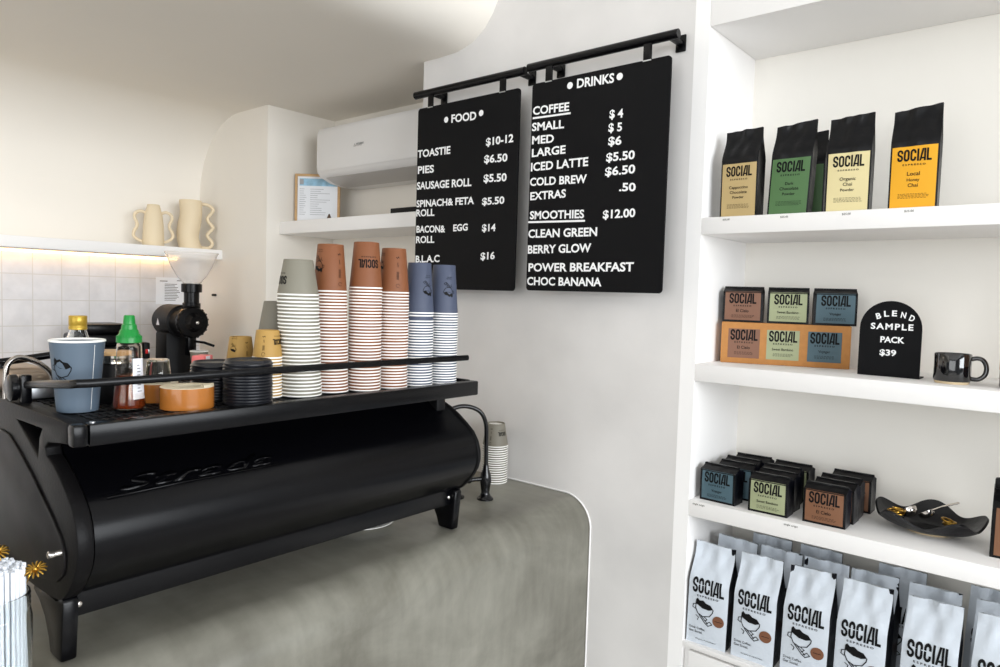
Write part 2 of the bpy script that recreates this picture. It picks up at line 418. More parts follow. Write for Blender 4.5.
# ------------------------------------------------------------------ counter
cx0, cx1, rr = -1.93, -1.19, .10
prof = [(cx0, 0), (cx1, 0), (cx1, CT-rr)]+[(cx1-rr+rr*math.cos(math.radians(a)), CT-rr+rr*math.sin(math.radians(a))) for a in range(0, 91, 6)]+[(cx0, CT)]
tag(MB().prism(prof, lambda u, v, w: (u, w, v), -1.2, YB-.001).build('counter', W['concrete'], smooth=30),
    'grey polished concrete service counter with a rounded front edge', 'counter')
edge = [(cx1+.004, 0), (cx1+.004, CT-rr)]+[(cx1-rr+(rr+.004)*math.cos(math.radians(a)), CT-rr+(rr+.004)*math.sin(math.radians(a))) for a in range(0, 91, 6)]+[(-1.6, CT+.004)]
tr = MB().tube([(x, YB-.001, z) for x, z in edge], .002, 6)
struct(tr.build('trim_counter_edge', W['white']))
bench = tag(MB().box((XW+.01, -1.5, 0), (-3.08, YB-.002, CT), .004).build('back_bench', W['white']), 'white back bench along the tiled wall, under the grinder', 'counter')

# ------------------------------------------------------------------ espresso machine
Y0, Y1 = .418, 1.393
em = thing('espresso_machine', 'black espresso machine with a bulging rear panel, on the concrete counter', 'espresso machine', (0, 0, 0))
Z = lambda L: [(x, H+z) for x, z in L]
outer = Z([(-1.2625, -.230), (-1.2625, -.265), (-1.30, -.269), (-1.352, -.276), (-1.364, -.286), (-1.358, -.299), (-1.332, -.309), (-1.30, -.326), (-1.270, -.346), (-1.244, -.366), (-1.227, -.390),
           (-1.219, -.415), (-1.218, -.440), (-1.224, -.462), (-1.236, -.482), (-1.255, -.504), (-1.275, -.523), (-1.31, -.545), (-1.5, -.55), (-1.78, -.55), (-1.86, -.50), (-1.88, -.40), (-1.88, -.228)])
tri = Z([(-1.512, -.258), (-1.381, -.256), (-1.395, -.272), (-1.402, -.31)])
xz = lambda u, v, w: (u, w, v)
for ya, yb in ((Y0, Y0+.026), (Y1-.012, Y1)):
    fr = MB().prism(outer, xz, ya, yb, holes=[tri], bevel=.0045 if ya == Y0 else .003).build('side_frame', W['frame_grey'], em)
    pl = Z([(-1.78, -.33), (-1.70, -.30), (-1.60, -.288), (-1.55, -.291), (-1.50, -.309), (-1.431, -.340), (-1.37, -.372), (-1.318, -.400), (-1.282, -.424), (-1.268, -.445), (-1.265, -.465), (-1.275, -.486), (-1.30, -.503), (-1.37, -.517), (-1.70, -.52), (-1.77, -.50)])
    s = -1 if ya == Y0 else 1; yp = ya if s < 0 else yb
    p_ = MB().prism(pl, xz, yp, yp+s*.004, bevel=.0012).build('side_plate', W['plate'], em, label='smoked side plate with mottled marks')
    if s < 0:
        Mx = Matrix.Translation((-1.279, yp-.004, H-.447)) @ Matrix.Rotation(PI/2, 4, 'X')
        MB().lathe([(0, 0), (.006, 0), (.005, .010), (.0065, .0105), (.0065, .018), (.005, .0195), (0, .0195)], 16, Mx).build('chrome_stud', W['chrome'], p_)
# barrel (the bulging rear panel)
bar = [(-1.42, -.27), (-1.385, -.275), (-1.368, -.284), (-1.352, -.300), (-1.32, -.319), (-1.283, -.342), (-1.250, -.365), (-1.231, -.390), (-1.223, -.417), (-1.222, -.442), (-1.228, -.462), (-1.240, -.482), (-1.258, -.502), (-1.279, -.521), (-1.315, -.54)]
def smooth_poly(P, n=6):
    out = []
    for i in range(len(P)-1):
        p0 = P[max(0, i-1)]; p1 = P[i]; p2 = P[i+1]; p3 = P[min(len(P)-1, i+2)]
        for k in range(n):
            t = k/n
            out.append(tuple(.5*((2*p1[j])+(-p0[j]+p2[j])*t+(2*p0[j]-5*p1[j]+4*p2[j]-p3[j])*t*t+(-p0[j]+3*p1[j]-3*p2[j]+p3[j])*t**3) for j in range(len(p1))))
    return out+[tuple(P[-1])]
bp = Z(smooth_poly(bar, 4))+Z([(-1.42, -.54)])
bl = MB().prism(bp, xz, Y0+.0275, Y1-.0135).build('rear_panel', W['black'], em, smooth=35)
# raised script on the rear panel
p0 = Vector((-1.32, 0, H-.319)); p1 = Vector((-1.250, 0, H-.365)); dv = (p0-p1).normalized(); nv = Vector((dv.z*-1, 0, dv.x)); nv = nv if nv.x > 0 else -nv
def onpanel(u, v, off=.0035):
    q = p1+dv*(v+.012)+nv*off; return (q.x, u, q.z)
st = MB(); g = text_geo('Strada', .02, .5, 1.1)
gg = fit(g, .50, 0, .80, 0, .034)
st.decal(gg, onpanel)
st.decal(ribbon([(.475, -.010), (.60, -.006), (.81, -.005)], .003), onpanel)
so = st.build('lettering', W['black'], bl, normals=False)
sol = so.modifiers.new('thickness', 'SOLIDIFY'); sol.thickness = .003; sol.offset = -1
MB().box((-1.32, Y0+.022, H-.573), (-1.30, Y1-.022, H-.515), .002).build('base_panel', W['black'], em)
for y in (Y0+.03, Y1-.035):
    Mx = Matrix.Translation((-1.30, y, H-.552)) @ Matrix.Rotation(PI/2, 4, 'Y')
    MB().lathe([(0, 0), (.005, 0), (.005, .002), (.003, .0035), (0, .0035)], 14, Mx).build('screw', W['chrome'], em)
MB().box((-1.86, Y0+.031, H-.53), (-1.42, Y1-.031, H-.246), .004).build('body', W['blackm'], em)
# legs
legp = Z([(-1.295, -.6445), (-1.347, -.6445), (-1.356, -.618), (-1.374, -.588), (-1.40, -.568), (-1.431, -.556), (-1.431, -.545), (-1.29, -.53), (-1.284, -.54)])
legb = [(-3.14-x, z) for x, z in legp]
for ya, yb in ((Y0, Y0+.026), (Y1-.026, Y1)):
    for L in (legp, legb):
        MB().prism(L, xz, ya, yb, bevel=.005).build('leg', W['black'], em)
# cup tray
tray = MB().box((-1.875, Y0+.03, H-.247), (-1.262, Y1-.004, H-.2368), .002).build('cup_tray', W['blackm'], em)
MB().box((-1.262, Y0+.0245, H-.268), (-1.235, Y1, H-.2308), .003).build('fascia', W['black'], em)
MB().box((-1.262, Y0, H-.2675), (-1.2345, Y0+.0235, H-.2305), .005).build('corner_cap', W['black'], em)
MB().box((-1.86, Y1-.014, H-.262), (-1.262, Y1, H-.2295), .004).build('tray_lip', W['black'], em)
mt = MB()
for i in range(15):
    x = -1.29-.035*i; mt.box((x-.002, Y0+.05, H-.2366), (x+.002, Y0+.43, H-.2342))
for i in range(26):
    y = Y0+.055+.0146*i; mt.box((-1.79, y-.002, H-.2366), (-1.28, y+.002, H-.2344))
mt.build('grid_mat', W['blackm'], tray)
MB().lathe([(0, 0), (.005, 0), (.005, .002), (0, .003)], 12, c=(-1.25, Y0+.034, H-.2309)).build('screw', W['alu'], em)
# rails and their mounts
ZR = H-.164
rail = [(-1.53, Y0+.016, H-.196), (-1.40, Y0+.012, H-.181), (-1.262, Y0+.006, H-.166), (-1.247, Y0+.011, ZR), (-1.241, Y0+.028, ZR), (-1.241, .8, ZR), (-1.241, 1.355, ZR-.003)]
MB().tube(rail, .0068, 12, flat=(.62, 1.05)).build('front_rail', W['black'], em)
Mx = Matrix.Translation((-1.548, Y0-.002, H-.202)) @ Matrix.Rotation(-PI/2, 4, 'X')
MB().lathe([(0, -.004), (.019, -.004), (.025, 0), (.025, .010), (.018, .016), (0, .018)], 24, Mx).build('rail_knob', W['blackg'], em)
MB().box((-1.53, Y0+.008, H-.233), (-1.515, Y0+.026, H-.176), .003).build('rail_bracket', W['black'], em)
MB().tube([(-1.78, Y0+.0, H-.180), (-1.78, .5, H-.172), (-1.78, .60, H-.160)], .008, 12).build('rear_rail', W['black'], em)
for y in (Y0+.045, .58): MB().box((-1.787, y-.006, H-.234), (-1.773, y+.006, H-.176), .002).build('rail_bracket', W['black'], em)
MB().box((-1.33, 1.358, H-.234), (-1.30, 1.376, H-.205), .004).build('rail_bracket', W['black'], em)
MB().box((-1.318, 1.362, H-.21), (-1.305, 1.374, H-.030), .002).build('rail_post', W['black'], em)
# bent chrome handle, small metal block, steel back top
arch = smooth_poly([(-1.60, .424, H-.240), (-1.60, .4245, H-.180), (-1.60, .430, H-.160), (-1.60, .445, H-.1505), (-1.60, .466, H-.156), (-1.60, .486, H-.168), (-1.60, .503, H-.190), (-1.60, .512, H-.236)], 5)
MB().tube(arch, .0052, 12).build('bent_handle', mat('dark_chrome', (160, 154, 148), rough=.18, metal=1), em)  # evenly darker tone than the main chrome
MB().box((-1.64, .462, H-.232), (-1.58, .512, H-.205), .002).build('metal_block', W['alu'], em)
MB().box((-1.87, Y0+.03, H-.234), (-1.66, .54, H-.188), .006).build('steel_top', W['steel'], em)
MB().box((-1.36, 1.33, H-.33), (-1.325, 1.362, H-.266), .004).build('power_switch', W['blackm'], em)

# plate under the machine
pp = MB().lathe([(0, 0), (.06, 0), (.064, .002), (.093, .010), (.094, .012), (.090, .012), (.06, .004), (0, .003)], 48)
tag(pp.build('plate', W['rim'], loc=(-1.518, 1.235, CT+.0005)), 'white plate tucked beneath the black espresso machine', 'plate')

# water tap beside the machine
tap = thing('water_tap', 'black gooseneck water tap on the counter behind the espresso machine', 'tap', (-1.426, 1.655, CT))
MB().lathe([(0, 0), (.026, 0), (.026, .004), (.017, .012), (.013, .022), (.016, .045), (.0185, .06), (.016, .08), (.010, .095), (.008, .11), (0, .11)], 24).build('base', W['blackg'], tap)
pth = smooth_poly([(0, 0, .10), (.0, -.002, .18), (-.002, -.004, .24), (-.012, -.02, .278), (-.035, -.05, .295), (-.058, -.082, .293), (-.08, -.115, .272), (-.092, -.135, .24)], 5)
MB().tube(pth, .0068, 12).build('spout', W['blackg'], tap)
hd = MB().tube([(-.005, -.01, .066), (-.026, -.042, .064)], .007, 10); hd.sphere((-.029, -.046, .064), .011, 8)
hd.build('handle', W['blackg'], tap)
ds = MB().lathe([(0, 0), (.03, 0), (.03, .004), (.012, .012), (.010, .05), (0, .05)], 20)
tag(ds.build('drain_spigot', W['blackg'], loc=(-1.505, 1.60, CT)), 'low round black fitting on the counter left of the gooseneck tap', 'fitting')

# ------------------------------------------------------------------ paper cups
def cup_meshes(kind, R, r, h, col):
    """cup standing mouth down: rim at z=0, base at z=h"""
    t = .0005
    b = MB().lathe([(R-.0004, .003), (r, h-.001), (r-.0008, h), (r-.0022, h-.0003), (r-.0024, h-.006)], 36)
    b.lathe([(r-.0024, h-.006), (0, h-.006)], 36, mi=1)
    b.lathe([(0, h-.0068), (r-.0028, h-.0068), (R-.0016, .003), (R-.0004, .003)], 36)
    me = b.mesh(kind+'_cup', [col, W['rim']], 50)
    rb = MB(); n = 36
    prof = [(R-.0012+.0018*math.cos(2*PI*k/8), .0021+.0019*math.sin(2*PI*k/8)) for k in range(9)]
    rb.lathe(prof, n)
    return me, rb.mesh(kind+'_rim', W['rim'], 60)
def cone_map(R, r, h, a0, off=.0005):
    """u along the surface, v height; a0 = direction of u=0 seen from above; u grows to the viewer's right"""
    def f(u, v):
        rad = R+(r-R)*(v/h)+off; a = a0+u/((R+r)/2)
        return (rad*math.cos(a), rad*math.sin(a), v)
    return f
KIND = {}
for k, a in dict(grey=(.0445, .0315, .0785, 'cupgrey'), taupe=(.0445, .0315, .0785, 'cuptaupe'), brown=(.0385, .0292, .1085, 'cupbrown'), blue=(.0385, .0290, .127, 'cupblue'), yellow=(.0312, .0238, .060, 'cupyel')).items():
    KIND[k] = (*cup_meshes(k, *a[:3], W[a[3]]), a)
def cup_print(kind, parts, R, r, h, parent):
    for ang, geos in parts:
        f = cone_map(R, r, h, ang); geos = sorted(geos, key=lambda g: min(p[0] for p in g[0])); mb = None; end = -9
        for g in geos:
            if mb is None or min(p[0] for p in g[0]) > end+.004:
                if mb: mb.build('printed_design', W['ink'], parent, normals=False, smooth=180)
                mb = MB(); end = -9
            mb.decal(g, f); end = max(end, max(p[0] for p in g[0]))
        mb.build('printed_design', W['ink'], parent, normals=False, smooth=180)
def side_column(h):
    """column of small marks printed up the side seam, upside down"""
    g = [ribbon([(-.004, h*.80), (-.001, h*.77), (.002, h*.81), (.004, h*.77)], .0012), ribbon([(0, h*.68), (.001, h*.58)], .0012)]
    g += [ribbon([(x, h*.48), (x, h*.30)], .0007) for x in (-.002, 0, .002)]
    g += [ribbon(arc(0, h*.17, .004, .004, 0, 320, 10), .0007)]
    return g
def upside(cx, z, w): return [place(SOCIAL, cx+w/2, z, w, True), espresso(cx+w*.36, z+.007, w*.72, True)]
def drawing(cx, z, w): return [place(CUPD, cx+w/2, z, w, True), words('Drink Coffee.', cx+.008, z+.012, .016, .7, True), words('Get Social.', cx+.008, z+.016, .014, .7, True)]
def toward(x, y): return math.atan2(-y, -x)         # angle of the face turned to the camera
def stack(kind, n, x, y, z, dz, where, group, lean=0., gap=None, prints=None):
    me, rm, (R, r, h, _) = KIND[kind]; colr = dict(grey='grey', taupe='taupe', brown='terracotta', blue='slate blue', yellow='mustard')[kind]
    zz = z; out = []
    for i in range(n):                                 # bottom to top
        jx = random.uniform(-.0005, .0005); jy = random.uniform(-.0005, .0005)
        k = lean*(zz-z)
        o = inst('paper_cup', me, None, (x+jx-.767*k, y+jy-.642*k, zz), random.uniform(-.05, .05))
        q = n-1-i
        tag(o, f'{colr} paper cup, {ORD[q]}{" from the top" if q else ""} of {where}', 'cup', group)
        inst('rim', rm, o); out.append(o)
        zz += dz*(2 if gap == q else 1)*random.uniform(.97, 1.03)
    if prints:
        out[-1].rotation_euler = (0, 0, 0)
        cup_print(kind, prints, R, r, h, out[-1])
    return out
TZ = H-.2338
A = toward
stack('grey', 29, -1.325, .904, TZ, .00783, 'the tall grey stack on the machine', 'cups in the tall grey stack', lean=.045,
      prints=[(A(-1.325, .904), upside(-.048, .042, .046))])
stack('brown', 33, -1.332, .990, TZ, .00712, 'the leftmost terracotta stack', 'cups in the leftmost terracotta stack', lean=.03,
      prints=[(A(-1.33, .99), drawing(-.028, .080, .034)+[([(u+.022, v) for u, v in g[0]], g[1]) for g in side_column(.1085)])])
stack('brown', 34, -1.308, 1.066, TZ, .00725, 'the middle terracotta stack', 'cups in the middle terracotta stack',
      prints=[(A(-1.305, 1.073), upside(.006, .068, .050))])
stack('brown', 33, -1.304, 1.148, TZ, .00718, 'the rightmost terracotta stack', 'cups in the rightmost terracotta stack', 
      prints=[(A(-1.30, 1.155), [([(u+.010, v) for u, v in g[0]], g[1]) for g in side_column(.1085)]+drawing(-.034, .08, .022))])
stack('blue', 26, -1.299, 1.229, TZ, .0070, 'the left slate blue stack', 'cups in the left slate blue stack', gap=2,
      prints=[(A(-1.29, 1.236), drawing(.024, .080, .034))])
stack('blue', 28, -1.292, 1.311, TZ, .0067, 'the right slate blue stack', 'cups in the right slate blue stack',
      prints=[(A(-1.289, 1.319), drawing(.014, .080, .034))])
stack('yellow', 14, -1.347, .833, TZ, .0065, 'the mustard stack beside the black lids', 'cups in the front mustard stack',
      prints=[(A(-1.347, .831), upside(.026, .042, .030)+[([(u*.8-.008, v) for u, v in g[0]], g[1]) for g in side_column(.060)])])
stack('yellow', 11, -1.462, .836, TZ, .0063, 'the mustard stack hidden behind the black lids', 'cups in the rear mustard stack',
      prints=[(A(-1.462, .836), drawing(-.016, .045, .018)+[([(u*.8+.014, v) for u, v in g[0]], g[1]) for g in side_column(.060)])])
stack('taupe', 17, -1.425, .908, TZ, .0079, 'the shorter stack behind the tall grey one', 'cups in the shorter rear stack')
stack('taupe', 17, -1.546, 1.840, CT, .0079, 'the small stack standing on the concrete counter', 'cups on the concrete counter',
      prints=[(A(-1.532, 1.846), upside(.026, .052, .034)+[([(u-.016, v) for u, v in g[0]], g[1]) for g in side_column(.0785)])])
# upright slate cup at the front of the tray
bc = thing('paper_cup', 'large slate grey paper cup standing upright on the machine', 'cup', (-1.410, .485, TZ))
Rt, Rb, hc = .0448, .0335, .128
MB().lathe([(0, .004), (Rb-.002, .004), (Rb-.002, 0), (Rb, 0), (Rt, hc), (Rt-.0008, hc), (Rb-.0022, .008), (0, .008)], 48).build('body', W['cupslate'], bc, smooth=50)
MB().lathe([(Rt-.001+.0024*math.cos(2*PI*k/8), hc+.0022*math.sin(2*PI*k/8)) for k in range(9)], 48).build('rim', W['rim'], bc)
a0 = A(-1.41, .482)
def upmap(u, v):
    rad = Rb+(Rt-Rb)*v/hc+.0005; a = a0+u/.042
    return (rad*math.cos(a), rad*math.sin(a), v)
pm = MB(); pm.decal(place(CUPD, -.052, .050, .046), upmap); pm.build('printed_design', W['ink'], bc, normals=False, smooth=180)
MB().decal(ribbon([(.027, .004), (.027, .07), (.027, hc-.006)], .0008), upmap).build('seam', W['rim'], bc, normals=False, smooth=180)

# ------------------------------------------------------------------ lids
lp = [(.047, 0), (.0485, .0008), (.0485, .0032), (.0468, .0040), (.0455, .0062), (.044, .0095), (.042, .0105), (.040, .0095), (.037, .0070), (0, .0070)]
lp += [(0, .0062), (.0366, .0062), (.0405, .0085), (.0425, .0085), (.0455, .0034), (.0462, 0), (.047, 0)]
lid_me = MB().lathe(lp, 40).mesh('cup_lid', W['lid'], 35)
for n, x, y, wh, gr, dz in ((14, -1.302, .762, 'the front stack of black lids', 'lids in the front stack', .0060), (12, -1.408, .748, 'the rear stack of black lids', 'lids in the rear stack', .0060)):
    for i in range(n):
        o = inst('cup_lid', lid_me, None, (x+random.uniform(-.0006, .0006), y+random.uniform(-.0006, .0006), TZ+.0002+i*dz))
        q = n-1-i
        tag(o, f'black plastic cup lid, {ORD[q]}{" from the top" if q else ""} of {wh}', 'lid', gr)

# ------------------------------------------------------------------ small things on the tray
hb = thing('honey_bottle', 'clear squeeze bottle of dark honey with a green cone cap', 'bottle', (-1.358, .554, TZ))
hp = [(0, .001), (.024, .001), (.028, .004), (.028, .012), (.0245, .04), (.0232, .065), (.0222, .09), (.0212, .118), (.020, .124), (.0165, .127), (.0165, .135)]
MB().lathe(hp+[(.0155, .135), (.0155, .126), (.0190, .122), (.0202, .117), (.0212, .09), (.0222, .065), (.0235, .04), (.027, .012), (.0265, .005), (.023, .003), (0, .003)], 36).build('bottle_body', W['plastic'], hb, smooth=50)
MB().lathe([(0, .0034), (.0225, .0034), (.0262, .0058), (.0266, .012), (.0231, .04), (.0218, .066), (0, .066)], 36).build('honey', W['honey'], hb, smooth=50)
cp = [(0, .176), (.008, .176), (.0092, .174), (.0105, .160), (.0125, .158), (.0135, .150), (.0155, .148), (.0168, .142), (.0200, .138), (.0212, .134), (.0216, .126), (.0195, .125), (0, .125)]
cpm = MB().lathe(cp, 40)
for k in range(24):
    a = 2*PI*k/24; cpm.box((-.0006, .0203, .127), (.0006, .0216, .138), M=Matrix.Rotation(a, 4, 'Z'))
cpm.build('cap', W['green'], hb, smooth=35)
lb = MB()
def hmap(u, v):
    rad = .0243-.0022*max(0, (v-.04))/.05+.0007+(.002*(.04-v)/.04 if v < .04 else 0); a = A(-1.358, .554)+u/.024
    return (rad*math.cos(a), rad*math.sin(a), v)
lb.grid(8, 6, lambda i, j: hmap(.006+.026*i, .022+.075*j)); lb.build('bottle_label', W['labelwhite'], hb, normals=False)
lt = MB()
for k in range(9): lt.decal(rect(.014, .036+.006*k, .014+random.uniform(.005, .010), .0372+.006*k), lambda u, v: tuple(Vector(hmap(u, v))*1.0+Vector((.0006, -.0002, 0))))
lt.build('lettering', W['ink'], hb, normals=False)

jr = thing('storage_jar', 'black jar with a steel collar and wooden lid behind the honey bottle', 'jar', (-1.478, .572, TZ))
MB().lathe([(0, 0), (.031, 0), (.033, .003), (.033, .072), (.031, .076), (0, .076)], 36).build('body', W['blackm'], jr)
MB().lathe([(0, .0762), (.032, .0762), (.0345, .078), (.0335, .085), (.0345, .088), (.0325, .093), (0, .093)], 36).build('collar', W['chrome'], jr)
MB().lathe([(0, .0932), (.0335, .0932), (.034, .095), (.034, .0995), (.033, .101), (0, .101)], 36).build('lid', W['wood'], jr)
aj = A(-1.478, .572)
MB().grid(4, 1, lambda i, j: (.0338*math.cos(aj+.12+.5*i), .0338*math.sin(aj+.12+.5*i), .040+.012*j)).build('jar_label', W['labelwhite'], jr, normals=False)

gb = thing('syrup_bottle', 'clear glass bottle with a gold screw cap behind the slate cup', 'bottle', (-1.57, .541, TZ))
bpf = [(0, 0), (.028, 0), (.030, .003), (.030, .085), (.026, .105), (.019, .125), (.0155, .136), (.0155, .15)]
MB().lathe(bpf+[(.0140, .15), (.0140, .136), (.0175, .124), (.0245, .104), (.0285, .085), (.0285, .005), (0, .004)], 36).build('bottle_body', W['glass'], gb, smooth=50)
MB().lathe([(0, .1665), (.0155, .1665), (.0166, .165), (.0166, .1475), (.0158, .1465), (.0158, .1455), (.0166, .1445), (.0166, .1385), (.0160, .138), (.0160, .1505), (0, .1505)], 36).build('cap', W['goldcap'], gb)

def tape(x, y, r, h, lab):
    t = thing('tape_roll', lab, 'tape', (x, y, TZ))
    MB().lathe([(r*.55, 0), (r, 0), (r, h-.0008), (r*.9, h-.0009), (r*.55, h-.0009)], 48).build('side', W['tape'], t)
    MB().lathe([(r*.55, h-.0008), (r-.0006, h-.0008), (r-.0008, h), (r*.55, h), (r*.53, h-.001), (r*.53, 0), (r*.55, 0)], 48).build('edge', W['tapetop'], t, label='cream roll edge')
    a = .2
    MB().prism([(r*.98*math.cos(a+i*.1), r*.98*math.sin(a+i*.1)) for i in range(10)]+[(r*.6*math.cos(a+.5), r*.6*math.sin(a+.5))], lambda u, v, w: (u, v, w), h+.0002, h+.005).build('loose_end', W['tapetop'], t)
    return t
tape(-1.322, .646, .0485, .041, 'brown roll of packing tape at the front of the machine top')
tape(-1.432, .640, .038, .037, 'brown roll of packing tape further back, under a glass tumbler')
tg = MB().lathe([(.0235, 0), (.0245, .0008), (.0205, .040), (.019, .042), (0, .042), (0, .037), (.0185, .037), (.0222, .001), (.0235, 0)], 32)
tag(tg.build('glass_tumbler', W['glass'], loc=(-1.432, .640, TZ+.0424), smooth=45), 'clear glass tumbler upside down on the rear tape roll', 'glass')
pk = thing('card_box', 'small pink card box standing between the tape and lids', 'box', (-1.535, .784, TZ), .62)
MB().prism([(-.027, 0), (.027, 0), (.022, .077), (-.019, .077)], lambda u, v, w: (w, u, v), -.014, .014, bevel=.001).build('carton', W['pink'], pk)
MB().box((.0142, -.010, .055), (.0147, .008, .076)).build('sticker', W['labelwhite'], pk)

# straw jar at the far left
sj = thing('straw_jar', 'clear glass jar of white straws at the left edge of the counter', 'jar', (-1.262, .318, CT))
jp = [(0, .001), (.044, .001), (.048, .005), (.0485, .12), (.0465, .132), (.045, .138), (.0465, .142), (.045, .146), (.0465, .150), (.045, .154), (.0465, .158), (.0455, .162)]
MB().lathe(jp+[(.0435, .162), (.0435, .136), (.0452, .130), (.0468, .12), (.0465, .007), (0, .005)], 48).build('jar_body', W['glass'], sj, smooth=50)
stm = MB().lathe([(.0022, 0), (.0030, 0), (.0030, .195), (.0022, .195), (.0022, 0)], 10).mesh('straw', W['straw'])
pos = []
for ringr, cnt in ((0, 1), (.0075, 6), (.0150, 12), (.0225, 18), (.0300, 25), (.0370, 30)):
    for k in range(cnt): pos.append((ringr*math.cos(2*PI*k/cnt+ringr*50), ringr*math.sin(2*PI*k/cnt+ringr*50)))
for px, py in pos:
    o = inst('straw', stm, None, (-1.262+px, .318+py, CT+.0055+random.uniform(0, .006)))
    o.rotation_euler = (random.uniform(-.004, .004), random.uniform(-.004, .004), 0)
    tag(o, 'white straw packed upright in the glass jar at the left edge', 'straw', 'straws in the glass jar')
def flower_pick(x, y, z, z0, lab, foot=(0, 0)):
    t = thing('flower_pick', lab, 'ornament', (x, y, z0))
    MB().tube([(*foot, 0), (foot[0]*.3, foot[1]*.3, (z-z0)*.9), (0, 0, z-z0)], .0009, 8).build('stem', W['gold'], t)
    fl = MB(); Mr = Matrix.Translation((0, 0, z-z0)) @ Matrix.Rotation(.5, 4, 'Y') @ Matrix.Rotation(.3, 4, 'X')
    for k in range(14):
        a = 2*PI*k/14; d = Vector((math.cos(a), math.sin(a), 0))
        P = [Mr @ (d*q+Vector((0, 0, zz))) for q, zz in ((.002, .001), (.008, .004), (.013, .0035), (.016, .001))]
        fl.tube(P, [.001, .0016, .0018, .0010], 6)
    fl.build('petals', W['gold'], t)
    MB().sphere(Mr @ Vector((0, 0, .003)), .0045, 6).build('centre', W['gold'], t)
flower_pick(-1.292, .330, H-.430, CT+.20, 'gold flower ornament rising above the white straws')
flower_pick(-1.240, .366, H-.452, H-.482, 'gold flower ornament just right of the straw jar', (-.014, -.012))

# ------------------------------------------------------------------ menu boards and rails
BD = .006
def board(name_lab, x0, z0, w, h, lines, tilt=0.):
    t = thing('menu_board', name_lab, 'menu board', (x0, 1.815, H+z0))
    r = .012
    poly = arc(w-r, h-r, r, r, 0, 90)+arc(r, h-r, r, r, 90, 180)+arc(r, r, r, r, 180, 270)+arc(w-r, r, r, r, 270, 360)
    MB().prism(poly, lambda u, v, q: (u, q, v), .0005, BD).build('panel', W['board'], t, smooth=30)
    fl = lambda u, v: (u, -.0006, v)
    for s, xa, za, xb, zb, hh in lines:
        if s == '•': nm, g = 'dot', disc((xa+xb)/2, (za+zb)/2, .0105)
        elif s == '_': nm, g = 'underline', ribbon([(xa, za), (xb, zb)], .006)
        else: nm, g = ('heading_lettering' if s in ('FOOD', 'DRINKS') else 'price_lettering' if s[0] in '$.' else 'item_lettering'), fit(text_geo(s, .028), xa, za, xb, zb, hh)
        MB().decal(g, fl).build(nm, W['letter'], t, normals=False)
    for x in (.065, w-.075):
        MB().box((x-.013, -.003, h-.004), (x+.013, -.0004, h-.001)).build('hook_clip', W['alu'], t)
        st = MB().box((x-.013, -.002, h-.003), (x+.013, .0035, h+.047), .001)
        st.build('hook_strap', W['black'], t)
    return t
FOOD = [('•', 0.135, 0.606, 0.159, 0.603, 0), ('FOOD', 0.173, 0.591, 0.292, 0.586, 0.0285), ('•', 0.303, 0.606, 0.325, 0.603, 0),
    ('TOASTIE', 0.003, 0.485, 0.172, 0.483, 0.0273), ('$10-12', 0.340, 0.491, 0.460, 0.491, 0.0263), ('PIES', 0.006, 0.426, 0.091, 0.424, 0.0273), ('$6.50', 0.334, 0.434, 0.437, 0.430, 0.0264),
    ('SAUSAGE ROLL', 0.003, 0.368, 0.278, 0.361, 0.0274), ('$5.50', 0.334, 0.369, 0.436, 0.365, 0.0265), ('SPINACH& FETA', 0.003, 0.303, 0.292, 0.298, 0.0254), ('ROLL', 0.003, 0.269, 0.099, 0.267, 0.0254),
    ('$5.50', 0.330, 0.292, 0.429, 0.291, 0.0245), ('BACON&', 0.006, 0.209, 0.156, 0.205, 0.0254), ('EGG', 0.196, 0.207, 0.266, 0.208, 0.0242), ('ROLL', 0.005, 0.170, 0.102, 0.169, 0.0254),
    ('$14', 0.333, 0.202, 0.394, 0.201, 0.0246), ('B.L.A.C', 0.005, 0.098, 0.131, 0.099, 0.0255), ('$16', 0.330, 0.105, 0.394, 0.107, 0.0247)]
DRINKS = [('•', 0.137, 0.635, 0.157, 0.632, 0), ('DRINKS', 0.173, 0.622, 0.304, 0.617, 0.0279), ('•', 0.313, 0.632, 0.332, 0.629, 0), ('COFFEE', 0.006, 0.564, 0.147, 0.558, 0.0262), ('_', 0.006, 0.553, 0.153, 0.549, 0),
    ('SMALL', 0.004, 0.513, 0.130, 0.507, 0.0259), ('MED', 0.006, 0.471, 0.093, 0.467, 0.0259), ('LARGE', 0.007, 0.430, 0.139, 0.428, 0.0259), ('ICED LATTE', 0.005, 0.385, 0.224, 0.382, 0.0267),
    ('$ 4', 0.293, 0.514, 0.339, 0.511, 0.0251), ('$ 5', 0.291, 0.475, 0.337, 0.472, 0.0251), ('$6', 0.292, 0.435, 0.337, 0.433, 0.0252), ('$5.50', 0.287, 0.388, 0.383, 0.387, 0.0252), ('$6.50', 0.285, 0.346, 0.386, 0.346, 0.0253),
    ('COLD BREW', 0.003, 0.338, 0.221, 0.331, 0.0257), ('EXTRAS', 0.006, 0.292, 0.146, 0.292, 0.0257), ('.50', 0.335, 0.298, 0.390, 0.294, 0.0239), ('SMOOTHIES', 0.007, 0.231, 0.216, 0.225, 0.0258), ('_', 0.001, 0.221, 0.220, 0.216, 0),
    ('$12.00', 0.283, 0.220, 0.392, 0.220, 0.0250), ('CLEAN GREEN', 0.003, 0.171, 0.265, 0.169, 0.0265), ('BERRY GLOW', 0.003, 0.120, 0.246, 0.121, 0.0266), ('POWER BREAKFAST', 0.008, 0.062, 0.394, 0.063, 0.0266), ('CHOC BANANA', 0.004, 0.018, 0.287, 0.018, 0.0262)]
board('black menu board headed FOOD, hanging left of the other', -1.9455, .0142, .482, .663, FOOD)
board('black menu board headed DRINKS, hanging beside the shelving', -1.4137, .0174, .4855, .662, DRINKS)
